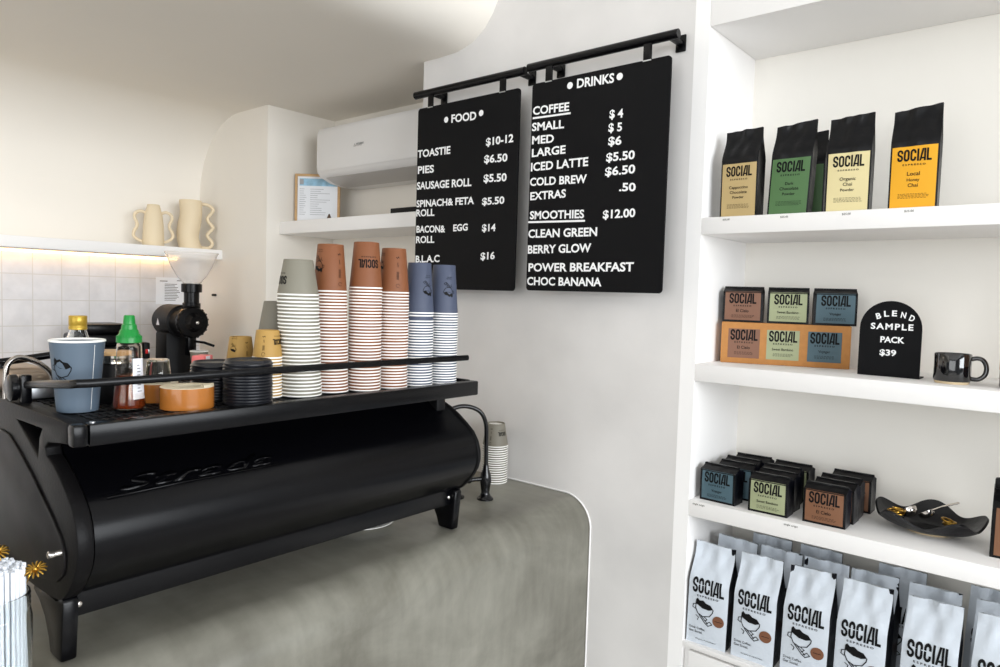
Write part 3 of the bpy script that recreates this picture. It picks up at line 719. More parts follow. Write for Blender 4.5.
def rail_bar(x0, x1, z, lab):
    t = thing('hanging_rail', lab, 'rail', (x0, YB, H+z))
    L = x1-x0; yb = -.079
    Mx = Matrix.Translation((0, yb, 0)) @ Matrix.Rotation(PI/2, 4, 'Y')
    MB().lathe([(0, 0), (.0125, 0), (.0135, .001), (.0135, L-.001), (.0125, L), (0, L)], 24, Mx).build('bar', W['black'], t)
    for x in (.075, L-.03):
        Mr = Matrix.Translation((x, -.001, 0)) @ Matrix.Rotation(PI/2, 4, 'X')
        MB().lathe([(.010, .003), (.010, .072)], 16, Mr).build('standoff', W['black'], t)
        MB().box((x-.016, -.006, -.024), (x+.016, -.0005, .024), .003).build('wall_plate', W['black'], t)
rail_bar(-1.968, -1.449, .730, 'black tubular rail holding the FOOD board')
rail_bar(-1.436, -.912, .7355, 'black tubular rail holding the DRINKS board')

# ------------------------------------------------------------------ niche: air conditioner, shelf, frame
ns = tag(MB().box((XN0, 1.97, H+.267), (XN1, YN, H+.328), .003).build('shelf', W['white']), 'white shelf in the niche below the air conditioner', 'shelf')
ac = thing('air_conditioner', 'white wall-mounted air conditioner in the niche above the shelf', 'air conditioner', (-2.90, YN, H+.51))
AL = .78
pr = [(0, 0), (-.10, 0), (-.17, .010), (-.222, .030), (-.243, .052), (-.249, .08), (-.248, .235), (-.238, .258), (-.20, .268), (0, .272)]
pr = [(y, z) for y, z in pr]
MB().prism([(y, z) for y, z in pr], lambda u, v, w: (w, u, v), 0, AL, bevel=.008).build('body', W['acwhite'], ac, smooth=50)
MB().prism([(-.2435, .056), (-.2475, .055), (-.2535, .082), (-.2525, .236), (-.243, .259), (-.239, .257)], lambda u, v, w: (w, u, v), .012, AL-.012, bevel=.002).build('front_panel', W['acwhite'], ac, smooth=50)
MB().prism([(-.222, .028), (-.17, .0085), (-.10, -.001), (-.10, -.004), (-.172, .0045), (-.226, .025)], lambda u, v, w: (w, u, v), .05, AL-.05).build('vent_flap', W['acgrey'], ac)
lg = MB()
for dx, dz in ((0, .0035), (-.0045, -.0035), (.0045, -.0035)): lg.decal(([(dx, dz-.0045), (dx+.003, dz), (dx, dz+.0045), (dx-.003, dz)], [[0, 1, 2, 3]]), lambda u, v: (.30+u, -.2542, .150+v))
lg.decal(words('MITSUBISHI', .312, .150, .05, .9, bold=.03), lambda u, v: (u, -.2542, v)); lg.decal(words('ELECTRIC', .312, .144, .038, .7), lambda u, v: (u, -.2542, v))
lg.build('lettering', mat('grey_print', (150, 150, 150), .6), ac, normals=False)
fx0, fy0, fx1, fy1 = -3.068, 2.04, -2.90, 2.185
cf = thing('framed_certificate', 'wood framed certificate with a blue banner on the niche shelf', 'picture frame', (fx0, fy0, H+.3285), math.atan2(fy1-fy0, fx1-fx0))
fw, fh = .224, .245
for a, b in (((0, 0, 0), (.012, .014, fh)), ((fw-.012, 0, 0), (fw, .014, fh)), ((.012, 0, 0), (fw-.012, .014, .012)), ((.012, 0, fh-.012), (fw-.012, .014, fh))):
    MB().box(a, b, .001).build('frame_bar', W['wood'], cf)
pg = MB().box((.012, .006, .012), (fw-.012, .012, fh-.012)).build('page', W['paper'], cf)
bn = MB().decal(rect(.022, fh-.058, fw-.014, fh-.022), lambda u, v: (u, .0055, v)); bn.build('banner', W['paperblue'], cf, normals=False)
tx = MB()
for k in range(13):
    z = fh-.075-.0105*k
    tx.decal(rect(.022, z, .022+random.uniform(.02, .035), z+.002), lambda u, v: (u, .0055, v)); tx.decal(rect(.075, z, .075+random.uniform(.03, .10), z+.002), lambda u, v: (u, .0055, v))
tx.decal(rect(.022, fh-.052, .042, fh-.026), lambda u, v: (u, .0052, v))
tx.build('lettering', mat('pale_grey_print', (158, 160, 164), .7), cf, normals=False)
dk = MB().box((-.05, -.02, 0), (.02, .02, .006), .002); dk.lathe([(0, .03), (.003, .028), (.012, .006), (0, .006)], 12, c=(.03, 0, 0)); dk.box((.018, -.012, 0), (.044, .012, .006), .001)
tag(dk.build('wooden_ornament', mat('dark_brown_wood', (92, 74, 60), .6), loc=(-2.80, 2.03, H+.328)), 'small dark wooden ornament lying before the framed certificate', 'ornament')
cl = MB().box((-.012, -.006, 0), (.012, .006, .006), .002); cl.sphere((.004, 0, .009), .005, 6)
tag(cl.build('cable_clip', W['blackm'], loc=(-2.56, 2.06, H+.328)), 'tiny black clip in the middle of the niche shelf', 'clip')
bk = MB().box((-.09, -.05, 0), (.09, .05, .034), .003)
tag(bk.build('router_box', W['blackm'], loc=(-2.27, 2.10, H+.328)), 'flat black box on the niche shelf beside the FOOD board', 'box')

# ------------------------------------------------------------------ left wall: shelf with light strip, vases, note
ls = tag(MB().box((XW, -1.4, H+.142), (-3.509, YB-.0005, H+.191), .002).build('shelf', W['white']), 'long white wall shelf above the tiles, holding two cream vases', 'shelf')
tag(MB().box((-3.742, -1.4, H+.1325), (-3.722, 1.76, H+.1418), .001).build('light_strip', W['led']), 'warm glowing light strip under the long wall shelf', 'light')
VD = (.402, .916)
def handle(mb, pts, r=.0075, off=(0, 0)): mb.tube(smooth_poly([(VD[0]*u+off[0], VD[1]*u+off[1], v) for u, v in pts], 4), r, 10)
v1 = thing('vase', 'cream ceramic vase with two wavy handles on the left shelf', 'vase', (-3.61, 1.588, H+.1915))
MB().lathe([(0, 0), (.047, 0), (.050, .004), (.049, .05), (.046, .11), (.041, .155), (.033, .185), (.028, .206), (.026, .207), (.025, .203), (.030, .18), (.038, .15), (.045, .05), (0, .01)], 32).build('body', W['vase'], v1, smooth=60)
for s in (-1, 1):
    h = MB(); handle(h, [(s*.036, .165), (s*.058, .172), (s*.080, .160), (s*.084, .140), (s*.074, .115), (s*.074, .095), (s*.088, .065), (s*.086, .045), (s*.066, .028), (s*.046, .022)]); h.build('handle', W['vase'], v1)
v2 = thing('vase', 'taller wavy cream ceramic jug at the shelf end, handle on the right', 'vase', (-3.605, 1.772, H+.1915))
VO = smooth_poly([(.003, 0), (-.010, 1), (-.003, 2), (.005, 3), (.002, 4)], 14)
vb = MB(); nz = 28; n = 32; rings = []
for j in range(nz+1):
    t = j/nz; z = .25*t; cxo = VO[min(len(VO)-1, int(t*(len(VO)-1)+.5))][0]; rad = .0545+.001*math.cos(4*PI*t)
    if j == nz: rad -= .003
    rings.append([(VD[0]*cxo+rad*math.cos(2*PI*k/n), VD[1]*cxo+rad*math.sin(2*PI*k/n), z) for k in range(n)])
for q in range(6): rings.append([(p[0]*.9, p[1]*.9, .25-.02*q-.001) for p in rings[nz]])
vs = [p for r_ in rings for p in r_]; fs = [[j*n+k, j*n+(k+1) % n, (j+1)*n+(k+1) % n, (j+1)*n+k] for j in range(len(rings)-1) for k in range(n)]
fs += [list(range(n))[::-1], list(range((len(rings)-1)*n, len(rings)*n))]
vb.add(vs, fs); vb.build('body', W['vase'], v2, smooth=50)
h = MB(); handle(h, [(.05, .236), (.085, .232), (.108, .215), (.106, .195), (.086, .168), (.086, .150), (.108, .122), (.108, .108), (.086, .082), (.086, .066), (.106, .040), (.104, .020), (.085, .008), (.052, .010)], .0085); h.build('handle', W['vase'], v2)
nt_ = thing('paper_note', 'white printed sheet stuck on the tiles behind the grinder', 'note', (XW+.0085, 1.662, H-.102))
MB().box((0, 0, 0), (.0012, .203, .142)).build('sheet', W['paper'], nt_)
ln = MB()
for k in range(11):
    z = .105-.0085*k; ln.decal(rect(.045, z, .045+random.uniform(.05, .085), z+.003), lambda u, v: (.0016, u, v))
ln.decal(rect(.02, .120, .06, .124), lambda u, v: (.0016, u, v)); ln.decal(rect(.11, .124, .16, .128), lambda u, v: (.0016, u, v))
ln.build('lettering', W['inkgrey'], nt_, normals=False)
hk = MB().box((-3.60, YB-.012, H-.052), (-3.565, YB-.0005, H-.040), .003)
tag(hk.build('wall_hook', W['blackm']), 'tiny black hook on the wall right of the grinder hopper', 'hook')

# ------------------------------------------------------------------ grinder and appliance on the back bench
gr = thing('coffee_grinder', 'black shop coffee grinder with a clear cone hopper', 'coffee grinder', (-3.36, 1.60, CT))
g_drop = .010
g0 = CT
MB().prism([(-.10, 0), (.10, 0), (.10, .02), (.035, .05), (.03, .42), (-.085, .42), (-.10, .05)], lambda u, v, w: (u, w, v), -.075, .075, bevel=.012).build('base', W['blackm'], gr)
Mx = Matrix.Translation((-.13, 0, H-.172-g0)) @ Matrix.Rotation(PI/2, 4, 'Y')
MB().lathe([(0, -.03), (.035, -.028), (.068, -.01), (.079, .02), (.079, .17), (.070, .176), (.066, .19), (.066, .24), (.070, .245), (0, .245)], 36, Mx).build('motor', W['blackm'], gr, smooth=35)
Mx2 = Matrix.Translation((.115, 0, H-.172-g0)) @ Matrix.Rotation(PI/2, 4, 'Y')
dsk = MB().lathe([(0, 0), (.071, 0), (.073, .004), (.073, .028), (.068, .034), (.045, .036), (.035, .05), (.03, .062), (0, .062)], 36, Mx2)
for k in range(18):
    a = 2*PI*k/18; dsk.box((.072, -.004, .006), (.077, .004, .026), M=Mx2 @ Matrix.Rotation(a, 4, 'Z'))
dsk.build('grind_dial', W['black'], gr)
MB().sphere((.181, 0, H-.172-g0), .009, 8).build('dial_bolt', W['chrome'], gr)
MB().lathe([(0, 0), (.038, 0), (.040, .004), (.040, .035), (.034, .038), (.034, .085), (.046, .088), (.046, .125), (.040, .128), (0, .128)], 28, c=(.10, .012, H-.118-g0)).build('hopper_neck', W['black'], gr)
hpz = H+.010-g0
hop = [(.036, 0), (.042, .004), (.066, .036), (.088, .074), (.104, .110), (.114, .139), (.119, .142), (.119, .146), (.1165, .146), (.1115, .139), (.102, .110), (.086, .074), (.064, .036), (.039, .004), (.036, 0)]
MB().lathe(hop, 40, c=(.10, .012, hpz)).build('hopper', W['hopper'], gr, smooth=50)
MB().box((.09, -.016, H-.33-g0), (.125, .016, H-.20-g0), .005).build('chute', W['black'], gr)
MB().tube([(.12, .01, H-.262-g0), (.15, .05, H-.268-g0), (.17, .09, H-.285-g0)], .006, 8).build('lever', W['black'], gr)
MB().decal(([(0, 0), (.034, 0), (.017, .034)], [[0, 1, 2]]), lambda u, v: (-.065+u, -.0795+.0, H-.172-g0-.02+v)).build('emblem', W['labelwhite'], gr, normals=False)
gc = MB().lathe([(0, .002), (.028, .002), (.028, 0), (.030, 0), (.040, .095), (.0385, .095), (.028, .004), (0, .004)], 30); gc.lathe([(.0385, .094), (.041, .094), (.0415, .0965), (.0395, .098), (.0385, .096)], 30, mi=1)
stg = MB().box((-.045, -.05, 0), (.045, .05, .243), .004)
tag(stg.build('cup_stand', W['blackm'], loc=(-3.19, 1.615, CT)), 'black block beneath the grinder spout, mostly hidden by the tape', 'stand')
tag(gc.build('paper_cup', [W['cuptaupe'], W['rim']], loc=(-3.19, 1.615, CT+.2435)), 'taupe paper cup standing under the grinder spout', 'cup')

bx = thing('tamping_machine', 'black boxy appliance with a red light behind the honey bottle', 'appliance', (-3.45, 1.20, CT))
MB().box((-.15, -.02, 0), (.12, .20, .36), .01).build('body', W['blackm'], bx)
MB().box((-.13, -.03, .362), (.10, .225, .415), .012).build('upper_housing', W['black'], bx)
MB().box((-.10, -.01, .416), (.08, .17, .462), .010).build('lid', W['black'], bx)
ar = MB().box((.0, .226, .30), (.115, .255, .375), .006).build('control_panel', W['blackm'], bx)
MB().box((.1152, .232, .325), (.117, .243, .345), .001).build('red_light', W['red'], ar)
MB().box((.1152, .2445, .325), (.117, .252, .345), .001).build('display', W['alu'], ar)
MB().box((.02, .228, .0), (.06, .245, .299), .004).build('support', W['blackm'], bx)

# ------------------------------------------------------------------ coffee bags
def bag(w, d, h, name, label, cat, loc, rz, group, mats, face=None, seal=.06, boxy=.72, slant=0., wr=.004, seed=0, skew=0.):
    """gusseted bag: x across, front towards -y. returns root and the front-surface map"""
    rnd = random.Random(seed); ph = [rnd.uniform(0, 6.3) for _ in range(6)]
    def depth(t):
        if t < boxy: return d*(1-.06*(1-t/boxy))
        k = (t-boxy)/(1-seal-boxy); k = min(1, max(0, k))
        return d*(1-k*k*(3-2*k))*.97+.006
    def width(t): return w*(1-.015*max(0, (t-.55))/.45) if boxy < .9 else w
    def front(u, t, off=0.):
        x = (u-.5)*width(t)+skew*t
        b = math.sin(PI*min(1, max(0, u)))**.6
        y = -depth(t)/2-.05*d*b*math.sin(PI*min(1, t*1.15)) if t*1.15 < 1 else -depth(t)/2
        kk = max(0, (t-.45))*wr*1.8
        y += kk*(math.sin(9*u+ph[0]+5*t)*.6+math.sin(17*(u-t)+ph[1])*.45+math.sin(23*u*t+ph[2])*.3)*b
        zt = h*t+(slant*(u-.5)*max(0, t-.5)*2)
        return (x, y-off, zt)
    nf, nsd, nt = 14, 5, 26; ts = [j/nt for j in range(nt+1)]
    rings = []; mi_row = []
    for t in ts:
        R_ = [front(i/nf, t) for i in range(nf+1)]
        wt = width(t)/2; dt = depth(t)/2
        for k in range(1, nsd):
            q = k/nsd; ins = .16*d*math.sin(PI*q)*max(0, (t-.12))/.88
            R_.append((wt-ins+skew*t, -dt+2*dt*q, h*t+slant*.5*max(0, t-.5)*2))
        R_ += [(front(1-i/nf, t)[0], dt+.03*d*math.sin(PI*i/nf)*(t < .85), front(1-i/nf, t)[2]) for i in range(nf+1)]
        for k in range(1, nsd):
            q = k/nsd; ins = .16*d*math.sin(PI*q)*max(0, (t-.12))/.88
            R_.append((-wt+ins+skew*t, dt-2*dt*q, h*t-slant*.5*max(0, t-.5)*2))
        rings.append(R_)
    n = len(rings[0]); mb = MB(); base = len(mb.v)
    mb.v = [p for R_ in rings for p in R_]
    for j in range(nt):
        for i in range(n):
            mb.f.append([j*n+i, j*n+(i+1) % n, (j+1)*n+(i+1) % n, (j+1)*n+i]); mb.m.append(1 if (nf <= i < nf+nsd or i >= 2*nf+nsd+1-0) and len(mats) > 1 else 0)
    mb.f.append(list(range(n))[::-1]); mb.m.append(len(mats)-1); mb.f.append([nt*n+i for i in range(n)]); mb.m.append(0)
    root = thing(name, label, cat, loc, rz, group)
    mb.build('pouch', mats, root, smooth=50)
    return root, (lambda x, z, off: front(x/w+.5, z/h, off)), front
def label_panel(root, fmap, w, z0, z1, mt, inset=.004):
    MB().grid(12, 12, lambda i, j: fmap((i-.5)*(w-2*inset), z0+(z1-z0)*j, .0007)).build('paper_label', mt, root, normals=False, smooth=180)
def subdiv_fine(g): return g
def fine_print(geos, w, z, n=4):
    for k in range(n):
        zz = z-.0032*k; x = -w*.30
        while x < w*.28:
            l = random.uniform(.003, .007); geos.append(rect(x, zz, x+l, zz+.0009)); x += l+.0018
def deco(root, fmap, geos, mt=None, name='lettering', off=.0013):
    mb = MB()
    for g in geos: mb.decal(g, lambda u, v: fmap(u, v, off))
    mb.build(name, mt or W['ink'], root, normals=False, smooth=180)

# top shelf: black powder bags
Z1 = H+.2357
TOP = [(-.770, 'sand', 'cream-brown', ['Cappuccino', 'Chocolate', 'Powder'], 'black powder bag with sand-coloured label, leftmost on the top shelf', .02, .006, 0),
       (-.638, 'green', 'green', ['Dark', 'Chocolate', 'Powder'], 'black powder bag with green label, at the front of the top shelf', .10, .012, .010),
       (-.491, 'cream', 'cream', ['Organic', 'Chai', 'Powder'], 'black powder bag with pale cream label on the top shelf', .10, .010, 0),
       (-.344, 'yellow', 'yellow', ['Local', 'Honey', 'Chai'], 'black powder bag with bright yellow label on the top shelf', .06, .012, 0)]
for i, (x, lk, cn, ws, lab, rz, sl, sk) in enumerate(TOP):
    w, h = .103, .247
    root, fm, _ = bag(w, .058, h, 'coffee_bag', lab, 'bag', (x, 1.968, Z1), rz, 'powder bags on the top shelf', [W['foilblack']], slant=sl, seed=i+1, boxy=.62, wr=.006, skew=sk)
    label_panel(root, fm, w, .004, .150, LAB[lk])
    ge = [place(SOCIAL, -.036, .114, .072, sy=1.0), espresso(-.024, .104, .048)]
    for k, s in enumerate(ws): ge.append(words(s, -.00265*len(s), .080-.0135*k, .0053*len(s), .72))
    fine_print(ge, w, .036, 4); deco(root, fm, ge)
root, fm, _ = bag(.097, .055, .24, 'coffee_bag', 'dark-green labelled powder bag half hidden behind the front green one', 'bag', (-.626, 2.074, Z1), .10, 'powder bags on the top shelf', [W['foilblack']], slant=.01, seed=9, boxy=.62)
label_panel(root, fm, .097, .004, .148, LAB['green'])

# middle shelf: sample pack box with three bags on it, sign, mug
Z2 = H-.1803
ba = math.atan2(.112, .323)
kb = thing('sample_box', 'kraft card box printed with three coloured squares on the middle shelf', 'box', (-.835, 2.025, Z2), ba)
KW, KH, KD = .348, .121, .07
# the box runs back into the corner on its left; keep it clear of the cheek
MB().box((0, 0, 0), (KW, KD, KH), .002).build('carton', W['kraft'], kb)
for cxk, lk, s, tone in ((.064, 'brown', 'El Cielo', 'brown printed square'), (.171, 'sage', 'Sweet Bambino', 'sage printed square'), (.281, 'teal', 'Voyager', 'blue printed square')):
    f = lambda u, v, c=cxk: (c+u, -.0006, v)
    MB().decal(rect(-.044, .016, .044, .102), f).build('printed_square', LAB[lk], kb, normals=False, label=tone)
    ge = [place(SOCIAL, -.038, .068, .076, sy=1.05), espresso(-.026, .060, .052), words(s, -.0022*len(s), .043, .0044*len(s), .8)]
    fine_print(ge, .085, .033, 3)
    mb = MB()
    for g in ge: mb.decal(g, lambda u, v, c=cxk: (c+u, -.0010, v))
    mb.build('lettering', W['ink'], kb, normals=False)
cb, sb = math.cos(ba), math.sin(ba)
def small_bag(x, y, z, rz, lk, s, lab, grp, w=.102, h=.100, d=.056, seed=0, top=True):
    root, fm, _ = bag(w, d, h, 'coffee_bag', lab, 'bag', (x, y, z), rz, grp, [W['foilblack'], W['foilback']], seal=.03, boxy=.84, slant=0, seed=seed, wr=.002)
    label_panel(root, fm, w, .006, h*.86, LAB[lk], .006)
    ge = [place(SOCIAL, -.038, h*.52, .076, sy=1.0), espresso(-.025, h*.44, .050), words(s, -.0022*len(s), h*.28, .0044*len(s), .8)]
    fine_print(ge, w*.9, h*.19, 3); deco(root, fm, ge)
    return root
for k, (t, lk, s, cn) in enumerate(((.058, 'brown', 'El Cielo', 'brown'), (.181, 'sage', 'Sweet Bambino', 'sage green'), (.304, 'teal', 'Voyager', 'blue'))):
    x = -.835+cb*t-sb*.036; y = 2.025+sb*t+cb*.036
    small_bag(x, y, Z2+KH+.0005, ba-.08+.05*k, lk, s, f'small black coffee bag with {cn} label standing on the kraft box', 'bags on the kraft box', w=.112, h=.105, seed=20+k)
sg = thing('table_sign', 'black arched sign reading BLEND SAMPLE PACK on the middle shelf', 'sign', (-.459, 2.021, Z2))
sw, shh = .1425, .1945
poly = [(0, 0), (sw, 0), (sw, shh-sw/2)]+arc(sw/2, shh-sw/2, sw/2, sw/2, 0, 180, 20)[1:]
MB().prism(poly, lambda u, v, w: (u, w, v), 0, .003).build('panel', W['board'], sg, smooth=30)
MB().box((.0, .0032, 0), (sw, .06, .003)).build('foot', W['board'], sg)
mb = MB()
import cmath
for ch, xx, zz, ro in (('B', .0445, .1485, 16), ('L', .0615, .1545, 6), ('E', .0790, .1560, 0), ('N', .0985, .1525, -9), ('D', .1165, .1455, -20)):
    g = text_geo(ch, .03); a = math.radians(ro); wv = .0115
    pts = [((u/g[2]-.5)*wv, v*.0150) for u, v in g[0]]
    mb.decal(([(xx+p*math.cos(a)-q*math.sin(a), zz+p*math.sin(a)+q*math.cos(a)) for p, q in pts], g[1]), lambda u, v: (u, -.0006, v))
for s, xa, xb, zz, hh in (('SAMPLE', .026, .123, .1215, .0158), ('PACK', .050, .105, .088, .0155), ('$39', .050, .088, .0545, .0155)):
    mb.decal(fit(text_geo(s, .03, 0, 1.25 if s == 'SAMPLE' else 1), xa, zz, xb, zz, hh), lambda u, v: (u, -.0006, v))
mb.build('lettering', W['letter'], sg, normals=False)
mg = thing('mug', 'gloss black ceramic mug with a raw clay foot on the middle shelf', 'mug', (-.245, 1.998, Z2))
MB().lathe([(0, .006), (.038, .006), (.0393, .009), (.0388, .04), (.0393, .070), (.038, .072), (.036, .070), (.0355, .012), (0, .010)], 40).build('body', W['mug'], mg, smooth=50)
MB().lathe([(0, 0), (.035, 0), (.0375, .0058), (0, .0058)], 40).build('foot', W['clay'], mg, label='raw clay foot')
MB().tube(smooth_poly([(.036, .009, .060), (.048, .012, .063), (.060, .0145, .058), (.0665, .016, .042), (.064, .0155, .024), (.052, .013, .013), (.037, .009, .013)], 5), .0055, 12).build('handle', W['mug'], mg)
jb = thing('drink_bottle', 'dark bottle with a peach label at the right edge of the middle shelf', 'bottle', (-.108, 1.99, Z2))
MB().lathe([(0, 0), (.040, 0), (.043, .004), (.043, .150), (.036, .168), (.018, .185), (.015, .22), (0, .22)], 36).build('bottle_body', W['amber'], jb)
MB().lathe([(.0432, .042), (.0437, .042), (.0437, .130), (.0432, .130)], 36).build('bottle_label', W['peach'], jb)
MB().lathe([(0, .2205), (.017, .2205), (.017, .245), (0, .246)], 24).build('cap', W['blackm'], jb)

# lower shelf: three rows of small bags, bowl, bag at the right
Z3 = H-.5755
rows = [('teal', 'Voyager', 'blue', -.785, 1.957, .0, [(0, 0, -.04), (.018, .078, .02), (.010, .142, -.02), (.018, .205, .04)]),
        ('sage', 'Sweet Bambino', 'sage green', -.642, 1.952, 0, [(0, 0, .02), (-.002, .066, -.03), (-.014, .133, .03), (-.004, .200, -.02)]),
        ('rust', 'El Cielo', 'rust brown', -.500, 1.962, 0, [(0, 0, .02), (.006, .062, -.02), (.004, .124, .02), (.016, .200, .0)])]
posn = ['at the front', 'second', 'third', 'at the very back']
for lk, s, cn, x, y, rz, offs in rows:
    for k, (dx, dy, r_) in enumerate(offs):
        lab = (f'small black bag with {cn} label, front of its row on the lower shelf', f'small black bag with {cn} label, second from front of its row',
               f'small black bag with {cn} label, third from front of its row', f'small black bag with {cn} label, rearmost against the alcove back')[k]
        small_bag(x+dx, y+dy, Z3, r_, lk, s, lab, 'small bags on the lower shelf', w=.105, h=.105, d=.058, seed=40+k)
bw = thing('bowl', 'black wavy-edged pottery bowl on the lower shelf', 'bowl', (-.285, 2.075, Z3))
nb, mr = 96, 14
def wave(a):  # wavy folded rim
    return .5+.5*math.cos(5*a-1.5708)
inner = []; outr = []
for j in range(mr+1):
    t = j/mr
    ro = []; ri = []
    for k in range(nb):
        a = 2*PI*k/nb; wv = wave(a); kx, ky = 1.0, .68
        rad = .048+(.068+.014*wv)*t**.8
        z = .006+(.024+.026*wv+.007*math.sin(a))*t**1.7
        ro.append((rad*kx*math.cos(a), rad*ky*math.sin(a), z)); ri.append(((rad-.004)*kx*math.cos(a), (rad-.004)*ky*math.sin(a), z+.004+.0*t))
    outr.append(ro); inner.append(ri)
mb = MB(); allr = outr+inner[::-1]; N = len(allr)
mb.v = [p for r_ in allr for p in r_]
for j in range(N-1):
    for k in range(nb): mb.f.append([j*nb+k, j*nb+(k+1) % nb, (j+1)*nb+(k+1) % nb, (j+1)*nb+k]); mb.m.append(0)
mb.f += [list(range(nb))[::-1], list(range((N-1)*nb, N*nb))]; mb.m += [0, 0]
mb.build('dish', W['bowl'], bw, smooth=60)
MB().lathe([(0, 0), (.046, 0), (.050, .0058), (0, .0058)], 40, Matrix.Diagonal((1, .7, 1, 1))).build('foot', W['clay'], bw, label='raw clay foot')
def spoon(x, y, z, ang, lab, tilt):
    t = thing('coffee_scoop', lab, 'scoop', (x, y, z), ang); t.scale = (1.15, 1.15, 1.15)
    Mr = Matrix.Rotation(tilt, 4, 'Y')
    MB().lathe([(0, 0), (.010, .001), (.0155, .006), (.0175, .014), (.0165, .0145), (.0145, .007), (.009, .0025), (0, .002)], 24, Mr).build('scoop_bowl', W['chrome'], t)
    MB().tube([Mr @ Vector(p) for p in ((.016, 0, .012), (.04, 0, .012), (.075, 0, .008))], .0022, 8).build('handle', W['chrome'], t)
spoon(-.318, 2.058, Z3+.040, 2.5, 'silver scoop with its round bowl turned left in the wavy bowl', .9)
spoon(-.280, 2.050, Z3+.044, -.3, 'silver scoop leaning right in the wavy bowl', -.6)
def ring_thing(x, y, z, lab, seed):
    rnd = random.Random(seed); t = MB()
    for k in range(4):
        c = Vector((rnd.uniform(-.008, .008), rnd.uniform(-.006, .006), .004+.0055*k)); M = Matrix.Rotation(rnd.uniform(-.3, .3), 3, 'X') @ Matrix.Rotation(rnd.uniform(-.3, .3), 3, 'Y')
        t.tube([c+M @ Vector((.014*math.cos(2*PI*q/20), .010*math.sin(2*PI*q/20), 0)) for q in range(20)], .0024, 8, closed=True)
    tag(t.build('gold_chain', W['gold'], loc=(x, y, z)), lab, 'ornament')
ring_thing(-.352, 2.05, Z3+.032, 'gold link chain at the left side of the wavy bowl', 1)
ring_thing(-.238, 2.05, Z3+.026, 'gold link chain in the middle right of the wavy bowl', 2)
rb_, fm, _ = bag(.12, .075, .165, 'coffee_bag', 'black coffee bag with brown label at the right edge of the lower shelf', 'bag', (-.088, 2.015, Z3), .06, None, [W['foilblack'], W['foilback']], boxy=.8, seed=77)
label_panel(rb_, fm, .12, .006, .118, LAB['rust'], .008)
deco(rb_, fm, [place(SOCIAL, -.042, .075, .084), espresso(-.03, .064, .06)])
MB().box((-.058, -.030, .160), (.058, -.010, .185), .004).build('rolled_top', W['foilblack'], rb_)

# bottom shelf: silver bags
Z4 = H-.9955
def silver(x, y, rz, lab, grp, seed, front=True, sl=0.):
    w, d, h = .116, .078, .289
    root, fm, _ = bag(w, d, h, 'coffee_bag', lab, 'bag', (x, y, Z4), rz, grp, [W['foilsilver'], W['foilback']], boxy=.60, slant=sl, seed=seed, wr=.007, skew=.006)
    ge = [place(SOCIAL, -.046, .152, .092, sy=1.2), espresso(-.031, .142, .062)]
    ge.append(place(CUPD, -.048, .066, .072, sy=.92))
    ge += [words('Drink Coffee.', -.050, .044, .048, .8), words('Get Social.', -.050, .033, .040, .8), words('250 grams of roasted beans', -.03, .014, .06, .6)]
    deco(root, fm, ge)
    s = MB().decal(disc(.034, .082, .0165), lambda u, v: fm(u, v, .0013)); s.build('round_sticker', W['seal'], root, normals=False)
    deco(root, fm, [rect(.024, .0815, .044, .083)], W['ink'], 'sticker_lettering', .0017)
    return root
FR = [(-.796, 1.952, 'leftmost silver coffee bag of the front row on the lowest shelf'), (-.664, 1.958, 'second silver coffee bag from the left in the front row'),
      (-.530, 1.962, 'third silver coffee bag from the left in the front row'), (-.396, 1.960, 'fourth silver coffee bag from the left in the front row'),
      (-.248, 1.960, 'fifth silver coffee bag from the left in the front row'), (-.106, 1.962, 'silver coffee bag cut by the right edge, front row')]
for k, (x, y, lab) in enumerate(FR): silver(x, y, (.05, .03, .02, .0, .0, -.02)[k], lab, 'silver bags in the front row', 100+k, sl=(-.004, .0, .004, .0, .004, 0)[k])
BR = [(-.770, 'leftmost silver bag of the rear row, behind the front bags'), (-.642, 'second silver bag from the left in the rear row'), (-.520, 'third silver bag from the left in the rear row'),
      (-.400, 'fourth silver bag from the left in the rear row'), (-.262, 'fifth silver bag from the left in the rear row'), (-.118, 'rear row silver bag nearest the right edge')]
for k, (x, lab) in enumerate(BR): silver(x, 2.052, (.10, .04, .05, -.03, .02, .0)[k], lab, 'silver bags in the rear row', 120+k, sl=(-.008, -.003, .0, .004, 0, 0)[k])
TR = [(-.70, 'shaded silver bag at the back of the lowest shelf, left side'), (-.56, 'shaded silver bag at the back, behind the third front bag'), (-.352, 'shaded silver bag at the back, behind the fourth front bag'), (-.14, 'shaded silver bag at the back, right side')]
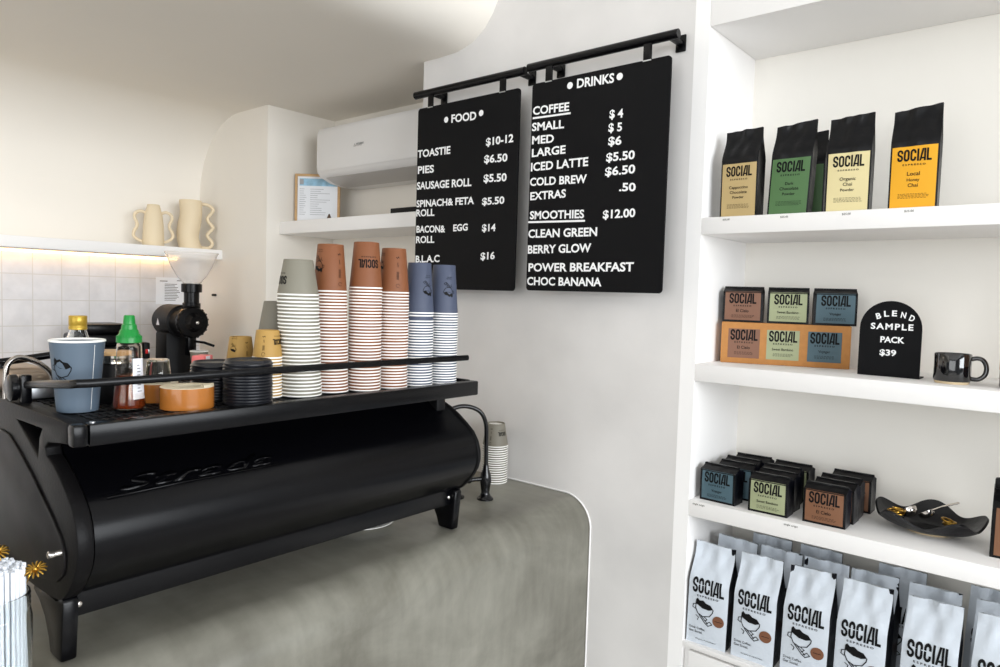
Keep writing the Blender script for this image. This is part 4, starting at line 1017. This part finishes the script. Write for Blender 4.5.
for k, (x, lab) in enumerate(TR): silver(x, 2.145, (.02, -.02, .0, .03)[k], lab, 'silver bags at the back of the lowest shelf', 140+k)

# ------------------------------------------------------------------ light
def area(name, loc, target, sx, sy, power, col=(1, 1, 1), spread=180):
    l = bpy.data.lights.new(name, 'AREA'); l.shape = 'RECTANGLE'; l.size = sx; l.size_y = sy; l.energy = power; l.color = col; l.spread = math.radians(spread)
    o = bpy.data.objects.new(name, l); COL.objects.link(o); o.location = loc
    o.rotation_euler = (Vector(target)-Vector(loc)).to_track_quat('-Z', 'Y').to_euler(); return o
area('window_light_right', (5.2, .2, 2.25), (-1.0, .5, 1.45), 5.6, 2.4, 520, (.92, .96, 1.0))
area('window_light_front', (.4, -4.2, 1.7), (-.6, 1.6, 1.3), 4.2, 2.6, 115, (.95, .98, 1.0))
area('warm_fill_back', (-2.75, .2, 2.40), (-2.75, .2, 0), .5, .5, 4, (1.0, .88, .72))  # unseen warm light added to brighten the back left wall
w = bpy.data.worlds.new('daylight'); S.world = w; w.use_nodes = True
w.node_tree.nodes['Background'].inputs[0].default_value = (.90, .95, 1.0, 1); w.node_tree.nodes['Background'].inputs[1].default_value = .25

# ------------------------------------------------------------------ camera
f_px, yaw, pitch, roll = 701.985, .696723704, .0549483460, .0297879089
cy, sy_, cp, sp = math.cos(yaw), math.sin(yaw), math.cos(pitch), math.sin(pitch)
fwd = Vector((-sy_*cp, cy*cp, -sp)); right = Vector((cy, sy_, 0)); up = right.cross(fwd)
r2 = right*math.cos(roll)+up*math.sin(roll); u2 = up*math.cos(roll)-right*math.sin(roll)
cam = bpy.data.cameras.new('camera'); co = bpy.data.objects.new('camera', cam); COL.objects.link(co)
cam.sensor_width = 36; cam.sensor_fit = 'HORIZONTAL'; cam.lens = f_px*36/1000; cam.clip_start = .02
M = Matrix((r2, u2, -fwd)).transposed().to_4x4(); M.translation = Vector((0, 0, H)); co.matrix_world = M
S.camera = co
S.view_settings.view_transform = 'Standard'; S.view_settings.look = 'None'; S.view_settings.gamma = 1; S.view_settings.exposure = 0
S.view_settings.use_curve_mapping = False
